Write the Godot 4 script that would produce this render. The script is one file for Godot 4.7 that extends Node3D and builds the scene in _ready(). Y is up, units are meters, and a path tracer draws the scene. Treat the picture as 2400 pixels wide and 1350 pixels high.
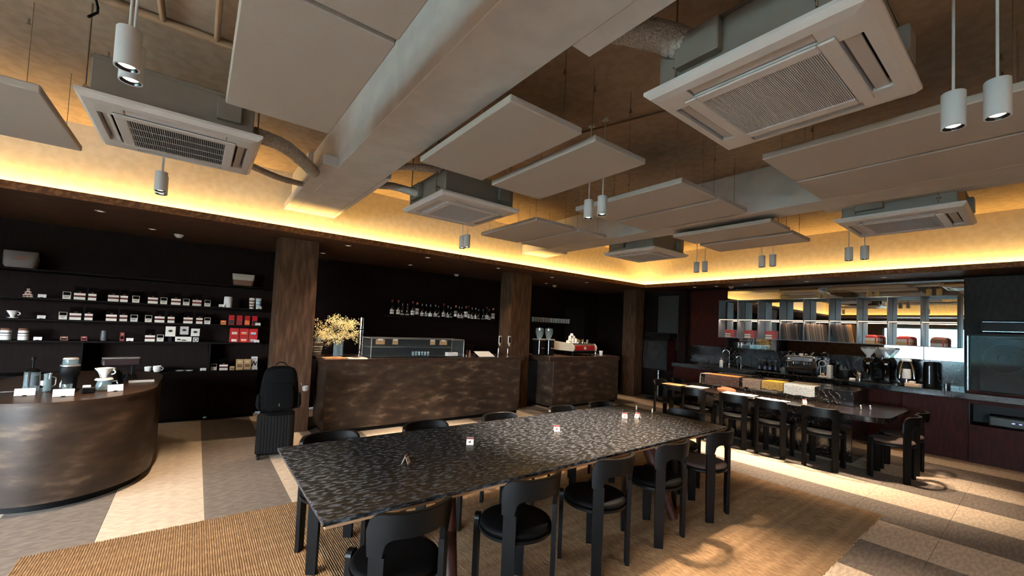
extends Node3D
# A coffee bar: dark timber counters under a lit cove, a stone communal table on a jute rug,
# a second bar with a mirror wall on the right. x runs along the counter wall, -z towards it, y is up, metres.

const CEIL := 3.49      # tray ceiling
const SOF := 2.69       # underside of the lowered timber ceiling
const ZF := -6.06       # cove wall above the counters
const XR := 8.68        # cove wall above the mirror bar
const XL := -3.75       # cove wall on the window side
const ZB := 2.6         # cove wall behind

class MB:
	var v := PackedVector3Array()
	var n := PackedVector3Array()
	var ix := PackedInt32Array()
	var xf := Transform3D()
	func p(a: Vector3, na: Vector3) -> int:
		v.append(xf * a); n.append((xf.basis * na).normalized()); return v.size() - 1
	func tri(a: int, b: int, c: int) -> void:
		var g := (v[c] - v[a]).cross(v[b] - v[a])
		if g.dot(n[a] + n[b] + n[c]) < 0.0:
			ix.append_array([a, c, b])
		else:
			ix.append_array([a, b, c])
	func quad(a: Vector3, b: Vector3, c: Vector3, d: Vector3, nn: Vector3) -> void:
		var i := p(a, nn); var j := p(b, nn); var k := p(c, nn); var l := p(d, nn)
		tri(i, j, k); tri(i, k, l)
	func face3(a: Vector3, b: Vector3, c: Vector3, out: Vector3) -> void:
		var g := (c - a).cross(b - a).normalized()
		if g.dot(out) < 0: g = -g
		tri(p(a, g), p(b, g), p(c, g))
	func box(c: Vector3, s: Vector3, bev := 0.0) -> MB:
		var h := s / 2.0
		var b: float = minf(bev, minf(h.x, minf(h.y, h.z)) * 0.98)
		if b <= 0.0:
			for ax in 3:
				for sg in [-1.0, 1.0]:
					var nn := Vector3.ZERO; nn[ax] = sg
					var u := (ax + 1) % 3; var w := (ax + 2) % 3
					var q := []
					for e in [[-1, -1], [1, -1], [1, 1], [-1, 1]]:
						var t := Vector3.ZERO; t[ax] = sg * h[ax]; t[u] = e[0] * h[u]; t[w] = e[1] * h[w]
						q.append(c + t)
					quad(q[0], q[1], q[2], q[3], nn)
			return self
		var k := {}
		for sx in [-1, 1]:
			for sy in [-1, 1]:
				for sz in [-1, 1]:
					var sv := Vector3(sx, sy, sz)
					for ax in 3:
						var t := Vector3.ZERO
						for a2 in 3:
							t[a2] = sv[a2] * (h[a2] if a2 == ax else h[a2] - b)
						k[[sx, sy, sz, ax]] = c + t
		for ax in 3:
			var u := (ax + 1) % 3; var w := (ax + 2) % 3
			for sg in [-1, 1]:
				var nn := Vector3.ZERO; nn[ax] = sg
				var q := []
				for e in [[-1, -1], [1, -1], [1, 1], [-1, 1]]:
					var key := [0, 0, 0, ax]; key[ax] = sg; key[u] = e[0]; key[w] = e[1]
					q.append(k[key])
				quad(q[0], q[1], q[2], q[3], nn)
			for a1 in [-1, 1]:
				for a2 in [-1, 1]:
					var nn := Vector3.ZERO; nn[u] = a1; nn[w] = a2
					var lo := [0, 0, 0]; lo[u] = a1; lo[w] = a2
					var hi := lo.duplicate(); lo[ax] = -1; hi[ax] = 1
					quad(k[lo + [u]], k[hi + [u]], k[hi + [w]], k[lo + [w]], nn.normalized())
		for sx in [-1, 1]:
			for sy in [-1, 1]:
				for sz in [-1, 1]:
					face3(k[[sx, sy, sz, 0]], k[[sx, sy, sz, 1]], k[[sx, sy, sz, 2]], Vector3(sx, sy, sz))
		return self
	func bx(x0: float, x1: float, y0: float, y1: float, z0: float, z1: float, bev := 0.0) -> MB:
		return box(Vector3((x0 + x1) / 2, (y0 + y1) / 2, (z0 + z1) / 2), Vector3(absf(x1 - x0), absf(y1 - y0), absf(z1 - z0)), bev)
	# profile of (radius, height) pairs turned about the y axis through c; sharp profile corners stay sharp
	func lathe(prof: Array, seg := 24, c := Vector3.ZERO, sx := 1.0, sz := 1.0) -> MB:
		for i in prof.size() - 1:
			var a: Vector2 = prof[i]; var b: Vector2 = prof[i + 1]
			var d := b - a
			if d.length() < 1e-6: continue
			var na := Vector2(d.y, -d.x).normalized()
			var n0 := na; var n1 := na
			if i > 0:
				var e: Vector2 = a - prof[i - 1]
				var m := Vector2(e.y, -e.x).normalized()
				if m.dot(na) > 0.7: n0 = (m + na).normalized()
			if i + 2 < prof.size():
				var e2: Vector2 = prof[i + 2] - b
				var m2 := Vector2(e2.y, -e2.x).normalized()
				if m2.dot(na) > 0.7: n1 = (m2 + na).normalized()
			var base := v.size()
			for s in seg + 1:
				var t := TAU * s / seg
				var cs := cos(t); var sn := sin(t)
				p(c + Vector3(a.x * cs * sx, a.y, a.x * sn * sz), Vector3(n0.x * cs / sx, n0.y, n0.x * sn / sz))
				p(c + Vector3(b.x * cs * sx, b.y, b.x * sn * sz), Vector3(n1.x * cs / sx, n1.y, n1.x * sn / sz))
			for s in seg:
				var q := base + s * 2
				if a.x > 1e-6: tri(q, q + 2, q + 1)
				if b.x > 1e-6: tri(q + 1, q + 2, q + 3)
		return self
	func cyl(c: Vector3, r: float, y0: float, y1: float, seg := 20) -> MB:
		return lathe([Vector2(0, y0), Vector2(r, y0), Vector2(r, y1), Vector2(0, y1)], seg, c)
	func rod(a: Vector3, b: Vector3, r: float, seg := 8, r2 := -1.0) -> MB:
		return tube([a, b], r, seg, r2)
	func tube(pts: Array, r: float, seg := 8, r2 := -1.0) -> MB:
		if r2 < 0: r2 = r
		var m := pts.size()
		var up := Vector3.UP
		var rings := []
		for i in m:
			var t: Vector3 = (pts[min(i + 1, m - 1)] - pts[max(i - 1, 0)]).normalized()
			if absf(t.dot(up)) > 0.97: up = Vector3.RIGHT if absf(t.x) < 0.9 else Vector3.FORWARD
			var sd := t.cross(up).normalized()
			var u := sd.cross(t).normalized(); up = u
			var rr := lerpf(r, r2, float(i) / maxf(m - 1, 1))
			var ring := []
			for s in seg:
				var an := TAU * s / seg
				var dd := sd * cos(an) + u * sin(an)
				ring.append(p(pts[i] + dd * rr, dd))
			rings.append(ring)
			if i == 0 or i == m - 1:
				var cn := -t if i == 0 else t
				var ce := p(pts[i], cn)
				var cr := []
				for s in seg:
					var an := TAU * s / seg
					cr.append(p(pts[i] + (sd * cos(an) + u * sin(an)) * rr, cn))
				for s in seg: tri(ce, cr[s], cr[(s + 1) % seg])
		for i in m - 1:
			for s in seg:
				var e := (s + 1) % seg
				tri(rings[i][s], rings[i][e], rings[i + 1][s]); tri(rings[i][e], rings[i + 1][e], rings[i + 1][s])
		return self
	# polygon in the x/y plane pushed from z0 to z1; soft gives round side normals
	func prism(poly: PackedVector2Array, z0: float, z1: float, soft := false) -> MB:
		var t := Geometry2D.triangulate_polygon(poly)
		for zz in [[z0, -1.0], [z1, 1.0]]:
			var base := v.size()
			for q in poly: p(Vector3(q.x, q.y, zz[0]), Vector3(0, 0, zz[1] * signf(z1 - z0)))
			for i in range(0, t.size(), 3): tri(base + t[i], base + t[i + 1], base + t[i + 2])
		var area := 0.0
		var m := poly.size()
		for i in m: area += poly[i].cross(poly[(i + 1) % m])
		var sg := 1.0 if area > 0 else -1.0
		for i in m:
			var a := poly[i]; var b := poly[(i + 1) % m]
			var d := (b - a).normalized()
			var nn := Vector2(d.y, -d.x) * sg
			var na := nn; var nb := nn
			if soft:
				var e := (a - poly[(i + m - 1) % m]).normalized(); var f := (poly[(i + 2) % m] - b).normalized()
				if e.dot(d) > 0.75: na = (nn + Vector2(e.y, -e.x) * sg).normalized()
				if f.dot(d) > 0.75: nb = (nn + Vector2(f.y, -f.x) * sg).normalized()
			var i0 := p(Vector3(a.x, a.y, z0), Vector3(na.x, na.y, 0)); var i1 := p(Vector3(b.x, b.y, z0), Vector3(nb.x, nb.y, 0))
			var i2 := p(Vector3(b.x, b.y, z1), Vector3(nb.x, nb.y, 0)); var i3 := p(Vector3(a.x, a.y, z1), Vector3(na.x, na.y, 0))
			tri(i0, i1, i2); tri(i0, i2, i3)
		return self
	# a smooth sheet from a grid of points, closed below by an offset copy
	func sheet(g: Array, thick: float) -> MB:
		var r := g.size(); var c: int = g[0].size()
		var nm := []
		for i in r:
			var row := []
			for j in c:
				var du: Vector3 = g[min(i + 1, r - 1)][j] - g[max(i - 1, 0)][j]
				var dv: Vector3 = g[i][min(j + 1, c - 1)] - g[i][max(j - 1, 0)]
				row.append(dv.cross(du).normalized())
			nm.append(row)
		for side in [1.0, -1.0]:
			var base := v.size()
			for i in r:
				for j in c: p(g[i][j] + nm[i][j] * thick * 0.5 * side, nm[i][j] * side)
			for i in r - 1:
				for j in c - 1:
					var q := base + i * c + j
					tri(q, q + 1, q + c); tri(q + 1, q + c + 1, q + c)
		var rim := []
		for j in c: rim.append([0, j])
		for i in range(1, r): rim.append([i, c - 1])
		for j in range(c - 2, -1, -1): rim.append([r - 1, j])
		for i in range(r - 2, 0, -1): rim.append([i, 0])
		var mid: Vector3 = g[r / 2][c / 2]
		for k in rim.size():
			var a = rim[k]; var b = rim[(k + 1) % rim.size()]
			var pa: Vector3 = g[a[0]][a[1]]; var pb: Vector3 = g[b[0]][b[1]]
			var oa: Vector3 = nm[a[0]][a[1]] * thick * 0.5; var ob: Vector3 = nm[b[0]][b[1]] * thick * 0.5
			var out := (pb - pa).cross(oa).normalized()
			if out.dot((pa + pb) / 2 - mid) < 0: out = -out
			quad(pa + oa, pb + ob, pb - ob, pa - oa, out)
		return self
	# smooth skin over superellipse rings [centre, half x, half z, exponent]
	func loft(rings: Array, seg := 28, caps := true) -> MB:
		var P := []
		for r in rings:
			var row := []
			for s in seg:
				var t := TAU * s / seg
				var cs := cos(t); var sn := sin(t)
				var e: float = 2.0 / r[3]
				row.append(r[0] + Vector3(r[1] * signf(cs) * pow(absf(cs), e), 0, r[2] * signf(sn) * pow(absf(sn), e)))
			P.append(row)
		var base := v.size()
		var m := P.size()
		for i in m:
			for s in seg:
				var du: Vector3 = P[i][(s + 1) % seg] - P[i][(s + seg - 1) % seg]
				var dv: Vector3 = P[min(i + 1, m - 1)][s] - P[max(i - 1, 0)][s]
				var nn := dv.cross(du).normalized()
				if nn.dot(P[i][s] - rings[i][0]) < 0 and rings[i][1] > 0.002: nn = -nn
				if nn == Vector3.ZERO: nn = Vector3.UP
				p(P[i][s], nn)
		for i in m - 1:
			for s in seg:
				var a := base + i * seg + s; var b := base + i * seg + (s + 1) % seg
				tri(a, b, a + seg); tri(b, b + seg, a + seg)
		if caps:
			for i in [0, m - 1]:
				var nn := Vector3.DOWN if (i == 0) == (rings[m - 1][0].y > rings[0][0].y) else Vector3.UP
				var c := p(rings[i][0], nn)
				var k := []
				for s in seg: k.append(p(P[i][s], nn))
				for s in seg: tri(c, k[s], k[(s + 1) % seg])
		return self
	# polygon given as (x, z) pushed from height y0 to y1
	func slab(poly: PackedVector2Array, y0: float, y1: float, soft := false) -> MB:
		var q := PackedVector2Array()
		for a in poly: q.append(Vector2(a.x, -a.y))
		var keep := xf
		xf = xf * Transform3D(Basis(Vector3.RIGHT, -PI / 2), Vector3.ZERO)
		prism(q, y0, y1, soft)
		xf = keep
		return self
	func mesh() -> ArrayMesh:
		var a := []; a.resize(Mesh.ARRAY_MAX)
		a[Mesh.ARRAY_VERTEX] = v; a[Mesh.ARRAY_NORMAL] = n; a[Mesh.ARRAY_INDEX] = ix
		var m := ArrayMesh.new(); m.add_surface_from_arrays(Mesh.PRIMITIVE_TRIANGLES, a)
		return m

var used := {}
var M := {}
var rng := RandomNumberGenerator.new()
const ORD := ["first", "second", "third", "fourth", "fifth", "sixth", "seventh", "eighth", "ninth", "tenth", "eleventh", "twelfth", "thirteenth", "fourteenth", "fifteenth", "sixteenth", "seventeenth", "eighteenth", "nineteenth", "twentieth", "twenty-first", "twenty-second", "twenty-third", "twenty-fourth", "twenty-fifth", "twenty-sixth", "twenty-seventh", "twenty-eighth"]

func numbered(s: String) -> String:
	if not used.has(s):
		used[s] = 0
		return s
	used[s] += 1
	return "%s_%03d" % [s, used[s]]

func put(mb: MB, called: String, m: Material, parent: Node = null) -> MeshInstance3D:
	var o := MeshInstance3D.new()
	o.mesh = mb.mesh(); o.material_override = null
	o.mesh.surface_set_material(0, m)
	if parent == null:
		o.name = numbered(called); add_child(o)
	else:
		o.name = called; parent.add_child(o, true)
	return o

func tag(o: Node, label: String, cat: String, group := "") -> Node:
	o.set_meta("label", label); o.set_meta("category", cat)
	if group != "": o.set_meta("group", group)
	return o

func thing(called: String, label: String, cat: String, at := Vector3.ZERO, turn := 0.0, group := "") -> Node3D:
	var o := Node3D.new()
	o.name = numbered(called); add_child(o)
	o.position = at; o.rotation.y = turn
	tag(o, label, cat, group)
	return o

func struct(mb: MB, called: String, m: Material, label := "", cat := "") -> MeshInstance3D:
	var o := put(mb, called, m)
	o.set_meta("kind", "structure")
	if label != "": o.set_meta("label", label)
	if cat != "": o.set_meta("category", cat)
	return o

func copy(o: Node3D, at: Vector3, turn: float, label := "", base := "") -> Node3D:
	var c: Node3D = o.duplicate()
	c.name = numbered(base if base != "" else String(o.name)); add_child(c)
	c.position = at; c.rotation.y = turn
	if label != "": c.set_meta("label", label)
	return c

func mat(c: Color, rough := 0.7, metal := 0.0, spec := 0.5) -> StandardMaterial3D:
	var m := StandardMaterial3D.new()
	m.albedo_color = c; m.roughness = rough; m.metallic = metal; m.metallic_specular = spec
	return m

func ntex(sd: int, freq: float, cols: Array, offs: Array, oct := 4, kind := FastNoiseLite.TYPE_SIMPLEX_SMOOTH, size := 512, warp := 0.0) -> NoiseTexture2D:
	var f := FastNoiseLite.new()
	f.seed = sd; f.frequency = freq; f.noise_type = kind; f.fractal_octaves = oct
	if warp > 0.0:
		f.domain_warp_enabled = true; f.domain_warp_amplitude = warp; f.domain_warp_frequency = freq * 0.7
	if kind == FastNoiseLite.TYPE_CELLULAR:
		f.cellular_return_type = FastNoiseLite.RETURN_CELL_VALUE
	var t := NoiseTexture2D.new()
	t.width = size; t.height = size; t.noise = f; t.seamless = true
	if cols.size() > 0:
		var g := Gradient.new()
		g.colors = PackedColorArray(cols); g.offsets = PackedFloat32Array(offs)
		t.color_ramp = g
	return t

func tmat(t: Texture2D, sc: Vector3, rough := 0.7, spec := 0.5, world := true) -> StandardMaterial3D:
	var m := StandardMaterial3D.new()
	m.albedo_texture = t; m.roughness = rough; m.metallic_specular = spec
	m.uv1_triplanar = true; m.uv1_world_triplanar = world; m.uv1_scale = sc
	return m

func bump(m: StandardMaterial3D, t: Texture2D, cm: float) -> StandardMaterial3D:
	m.heightmap_enabled = true; m.heightmap_texture = t; m.heightmap_scale = cm
	return m

func glow(c: Color, e: float) -> StandardMaterial3D:
	var m := mat(Color(0.9, 0.9, 0.9), 0.5)
	m.emission_enabled = true; m.emission = c; m.emission_energy_multiplier = e
	return m

func glass(a := 0.08, tint := Color(0.92, 0.96, 0.95), rough := 0.02) -> StandardMaterial3D:
	var m := mat(Color(tint.r, tint.g, tint.b, a), rough)
	m.transparency = BaseMaterial3D.TRANSPARENCY_ALPHA
	return m

func area(called: String, at: Vector3, size: Vector2, euler: Vector3, c: Color, e: float, parent: Node = null) -> AreaLight3D:
	var l := AreaLight3D.new()
	l.name = called; l.area_size = size; l.light_color = c; l.light_energy = e
	l.area_range = 30.0; l.shadow_enabled = true
	(self if parent == null else parent).add_child(l, true)
	l.position = at; l.rotation = euler
	return l

func spot(called: String, at: Vector3, c: Color, e: float, ang: float, size: float, parent: Node = null) -> SpotLight3D:
	var l := SpotLight3D.new()
	l.name = called; l.light_color = c; l.light_energy = e; l.spot_range = 20.0; l.spot_attenuation = 2.0
	l.spot_angle = ang; l.spot_angle_attenuation = 0.6; l.light_size = size; l.shadow_enabled = true
	(self if parent == null else parent).add_child(l, true)
	l.position = at; l.rotation = Vector3(-PI / 2, 0, 0)
	return l

const LED_C := Color(1.0, 0.80, 0.44)
const LED_E := 15.0
const PEND_C := Color(1.0, 0.90, 0.79)
const PEND_E := 9.0
const DOWN_E := 1.2

func _ready() -> void:
	rng.seed = 11
	view()
	materials()
	shell()
	ceiling_gear()
	floor_and_rug()
	communal_table()
	far_wall()
	tea_island()
	bars()
	mirror_bar()
	stone_island()

func view() -> void:
	var c := Camera3D.new()
	c.name = "camera"
	var yaw := deg_to_rad(37.478); var pitch := deg_to_rad(2.3216); var roll := deg_to_rad(2.5519)
	var f := Vector3(sin(yaw) * cos(pitch), sin(pitch), -cos(yaw) * cos(pitch))
	var r0 := Vector3(cos(yaw), 0, sin(yaw))
	var u0 := r0.cross(f)
	var r := r0 * cos(roll) + u0 * sin(roll)
	var u := u0 * cos(roll) - r0 * sin(roll)
	c.transform = Transform3D(Basis(r, u, -f), Vector3(0, 1.6, 0))
	c.projection = Camera3D.PROJECTION_FRUSTUM
	c.near = 0.05; c.far = 200.0
	c.size = 1350.0 / 963.1 * c.near
	c.frustum_offset = Vector2(0, 52.0 / 963.1 * c.near)
	add_child(c)
	c.current = true
	var w := WorldEnvironment.new()
	w.name = "environment"
	var e := Environment.new()
	var sm := ProceduralSkyMaterial.new()
	sm.sky_top_color = Color(0.82, 0.89, 0.96); sm.sky_horizon_color = Color(0.94, 0.97, 1.0)
	sm.ground_bottom_color = Color(0.45, 0.45, 0.44); sm.ground_horizon_color = Color(0.65, 0.66, 0.66)
	sm.sky_energy_multiplier = 8.8; sm.ground_energy_multiplier = 3.8
	var sky := Sky.new(); sky.sky_material = sm
	e.background_mode = Environment.BG_SKY; e.sky = sky
	e.tonemap_mode = Environment.TONE_MAPPER_LINEAR
	e.tonemap_exposure = 1.0
	e.sdfgi_enabled = true; e.ssao_enabled = true; e.ssil_enabled = true
	w.environment = e
	add_child(w)

func materials() -> void:
	M.plaster = bump(tmat(ntex(3, 0.02, [Color(0.765, 0.72, 0.64), Color(0.80, 0.755, 0.68)], [0.3, 0.7], 5), Vector3(0.9, 0.9, 0.9), 0.9, 0.25), ntex(4, 0.03, [], []), 0.03)
	M.ceil = tmat(ntex(5, 0.02, [Color(0.535, 0.465, 0.395), Color(0.575, 0.505, 0.435)], [0.3, 0.7], 5), Vector3(0.8, 0.8, 0.8), 0.95, 0.2)
	M.beam = bump(tmat(ntex(7, 0.01, [Color(0.67, 0.655, 0.64), Color(0.70, 0.685, 0.67)], [0.3, 0.7]), Vector3(0.6, 0.6, 0.6), 0.75, 0.3), ntex(8, 0.02, [], []), 0.02)
	M.felt = bump(tmat(ntex(9, 0.2, [Color(0.61, 0.57, 0.54), Color(0.68, 0.645, 0.61)], [0.35, 0.65]), Vector3(3, 3, 3), 1.0, 0.1), ntex(10, 0.3, [], []), 0.12)
	M.acw = mat(Color(0.74, 0.72, 0.71), 0.45)
	M.acgrille = mat(Color(0.66, 0.66, 0.67), 0.5)
	M.acdark = mat(Color(0.06, 0.055, 0.05), 0.7)
	M.acflap = mat(Color(0.66, 0.63, 0.61), 0.5)
	M.galv = mat(Color(0.38, 0.35, 0.31), 0.55, 0.2)
	M.pipe = bump(tmat(ntex(14, 0.04, [Color(0.50, 0.47, 0.44), Color(0.68, 0.65, 0.62)], [0.3, 0.7]), Vector3(3, 3, 3), 0.6, 0.5), ntex(15, 0.05, [], []), 1.0)
	M.brace = mat(Color(0.50, 0.40, 0.30), 0.8)
	M.rod = mat(Color(0.42, 0.36, 0.30), 0.5, 0.6)
	M.lampw = bump(mat(Color(0.78, 0.79, 0.80), 0.55), ntex(16, 0.4, [], []), 0.05)
	M.lampw.uv1_triplanar = true; M.lampw.uv1_scale = Vector3(8, 8, 8)
	M.black = mat(Color(0.016, 0.0155, 0.0155), 0.55, 0.0, 0.3)
	M.blackgloss = mat(Color(0.02, 0.02, 0.021), 0.18)
	M.bulb = glow(Color(1.0, 0.93, 0.84), 14.0)
	M.led = glow(LED_C, 3.0)
	M.walnut = bump(tmat(ntex(21, 0.012, [Color(0.225, 0.15, 0.104), Color(0.275, 0.19, 0.132), Color(0.315, 0.222, 0.158)], [0.25, 0.55, 0.8], 5), Vector3(2.2, 0.35, 2.2), 0.65, 0.25), ntex(22, 0.03, [], []), 0.02)
	M.soffit = tmat(ntex(23, 0.014, [Color(0.24, 0.148, 0.098), Color(0.36, 0.232, 0.152)], [0.3, 0.75], 5), Vector3(0.25, 1.6, 1.6), 0.5, 0.4)
	M.fascia = tmat(ntex(24, 0.02, [Color(0.30, 0.18, 0.10), Color(0.44, 0.29, 0.17)], [0.3, 0.75], 4), Vector3(1.5, 1.5, 1.5), 0.7, 0.3)
	M.darkwood = tmat(ntex(25, 0.015, [Color(0.066, 0.038, 0.031), Color(0.092, 0.055, 0.043)], [0.3, 0.75], 4), Vector3(2.4, 0.4, 2.4), 0.75, 0.2)
	M.shelf = mat(Color(0.05, 0.032, 0.027), 0.7, 0.0, 0.2)
	M.cladding = bump(tmat(ntex(31, 0.0075, [Color(0.155, 0.112, 0.085), Color(0.205, 0.152, 0.117), Color(0.24, 0.182, 0.14), Color(0.39, 0.32, 0.255)], [0.25, 0.5, 0.66, 0.95], 5, FastNoiseLite.TYPE_SIMPLEX_SMOOTH, 1024, 40.0), Vector3(0.34, 0.85, 0.34), 0.38, 0.42), ntex(32, 0.03, [], []), 0.01)
	M.countertop = tmat(ntex(33, 0.02, [Color(0.16, 0.108, 0.078), Color(0.26, 0.18, 0.128)], [0.3, 0.75], 5), Vector3(0.8, 1, 2), 0.3, 0.45)
	M.tiled = tmat(ntex(41, 0.02, [Color(0.375, 0.335, 0.30), Color(0.41, 0.37, 0.333), Color(0.45, 0.41, 0.37)], [0.25, 0.5, 0.75], 5), Vector3(0.9, 1, 3.4), 0.6, 0.3)
	M.tilel = tmat(ntex(43, 0.02, [Color(0.665, 0.59, 0.505), Color(0.705, 0.635, 0.548), Color(0.745, 0.675, 0.585)], [0.25, 0.5, 0.75], 5), Vector3(0.9, 1, 3.4), 0.6, 0.3)
	M.slab = mat(Color(0.22, 0.19, 0.17), 0.8)
	M.jute = tmat(ntex(45, 0.05, [Color(0.385, 0.30, 0.215), Color(0.49, 0.39, 0.285), Color(0.585, 0.475, 0.355)], [0.22, 0.5, 0.8], 5), Vector3(7, 3, 0.45), 0.95, 0.1)
	M.granite = tmat(ntex(51, 0.03, [Color(0.078, 0.082, 0.088), Color(0.142, 0.150, 0.161), Color(0.188, 0.199, 0.215), Color(0.33, 0.348, 0.375)], [0.26, 0.46, 0.58, 0.86], 3, FastNoiseLite.TYPE_SIMPLEX, 1024, 12.0), Vector3(0.44, 1, 1.05), 0.26, 0.26)
	M.core = mat(Color(0.55, 0.42, 0.30), 0.7)
	M.redwood = tmat(ntex(53, 0.02, [Color(0.17, 0.07, 0.042), Color(0.26, 0.12, 0.07)], [0.3, 0.75], 4), Vector3(6, 1, 6), 0.55, 0.4)
	M.chair = mat(Color(0.030, 0.028, 0.028), 0.42, 0.0, 0.3)
	M.leather = bump(mat(Color(0.02, 0.019, 0.019), 0.6, 0.0, 0.25), ntex(55, 0.25, [], []), 0.03)
	M.leather.uv1_triplanar = true; M.leather.uv1_scale = Vector3(5, 5, 5)
	M.suede = mat(Color(0.22, 0.16, 0.125), 0.85)
	M.marble = tmat(marble_tex(61, Color(0.018, 0.017, 0.018), Color(0.62, 0.58, 0.55)), Vector3(0.9, 0.9, 0.9), 0.12, 0.55)
	M.emper = tmat(marble_tex(63, Color(0.05, 0.035, 0.03), Color(0.55, 0.45, 0.38)), Vector3(1.1, 1.1, 1.1), 0.14, 0.55)
	M.cab = tmat(ntex(65, 0.015, [Color(0.145, 0.045, 0.033), Color(0.195, 0.066, 0.05)], [0.3, 0.75], 4), Vector3(2.2, 0.4, 2.2), 0.6, 0.2)
	M.greywood = tmat(ntex(66, 0.02, [Color(0.13, 0.118, 0.11), Color(0.16, 0.147, 0.137)], [0.3, 0.75], 4), Vector3(2.4, 0.5, 2.4), 0.6, 0.25)
	M.mirror = mat(Color(0.86, 0.88, 0.89), 0.015, 1.0)
	M.steel = mat(Color(0.62, 0.64, 0.66), 0.25, 0.9)
	M.boxgrey = mat(Color(0.36, 0.395, 0.43), 0.5, 0.0, 0.35)
	M.chrome = mat(Color(0.80, 0.80, 0.80), 0.09, 1.0)
	M.alu = mat(Color(0.66, 0.66, 0.65), 0.35, 0.7)
	M.white = mat(Color(0.82, 0.80, 0.76), 0.6)
	M.porcelain = mat(Color(0.86, 0.85, 0.82), 0.2)
	M.paper = mat(Color(0.80, 0.77, 0.71), 0.8)
	M.ink = mat(Color(0.07, 0.065, 0.065), 0.8)
	M.bag = mat(Color(0.022, 0.014, 0.012), 0.8, 0.0, 0.15)
	M.red = mat(Color(0.62, 0.06, 0.07), 0.45)
	M.redprint = mat(Color(0.42, 0.06, 0.05), 0.6)
	M.orange = mat(Color(0.78, 0.40, 0.14), 0.6)
	M.blueprint = mat(Color(0.45, 0.60, 0.68), 0.6)
	M.cream = mat(Color(0.66, 0.52, 0.34), 0.7)
	M.kraft = mat(Color(0.42, 0.27, 0.19), 0.7)
	M.glass = glass(0.06)
	M.dimglass = glass(0.012)
	M.dimglass.metallic_specular = 0.13
	M.smoke = glass(0.25, Color(0.55, 0.62, 0.62))
	M.bottle = mat(Color(0.018, 0.02, 0.016), 0.12)
	M.amber = mat(Color(0.10, 0.035, 0.015), 0.12)
	M.warmled = glow(Color(1.0, 0.84, 0.68), 2.6)

func marble_tex(sd: int, base: Color, vein: Color) -> NoiseTexture2D:
	var f := FastNoiseLite.new()
	f.seed = sd; f.frequency = 0.0075; f.noise_type = FastNoiseLite.TYPE_SIMPLEX_SMOOTH
	f.fractal_type = FastNoiseLite.FRACTAL_RIDGED; f.fractal_octaves = 4
	f.domain_warp_enabled = true; f.domain_warp_amplitude = 38.0; f.domain_warp_frequency = 0.008
	var t := NoiseTexture2D.new()
	t.width = 1024; t.height = 1024; t.noise = f; t.seamless = true
	var g := Gradient.new()
	g.colors = PackedColorArray([base, base.lerp(vein, 0.06), base.lerp(vein, 0.22), vein])
	g.offsets = PackedFloat32Array([0.0, 0.66, 0.84, 0.97])
	t.color_ramp = g
	return t

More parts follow.
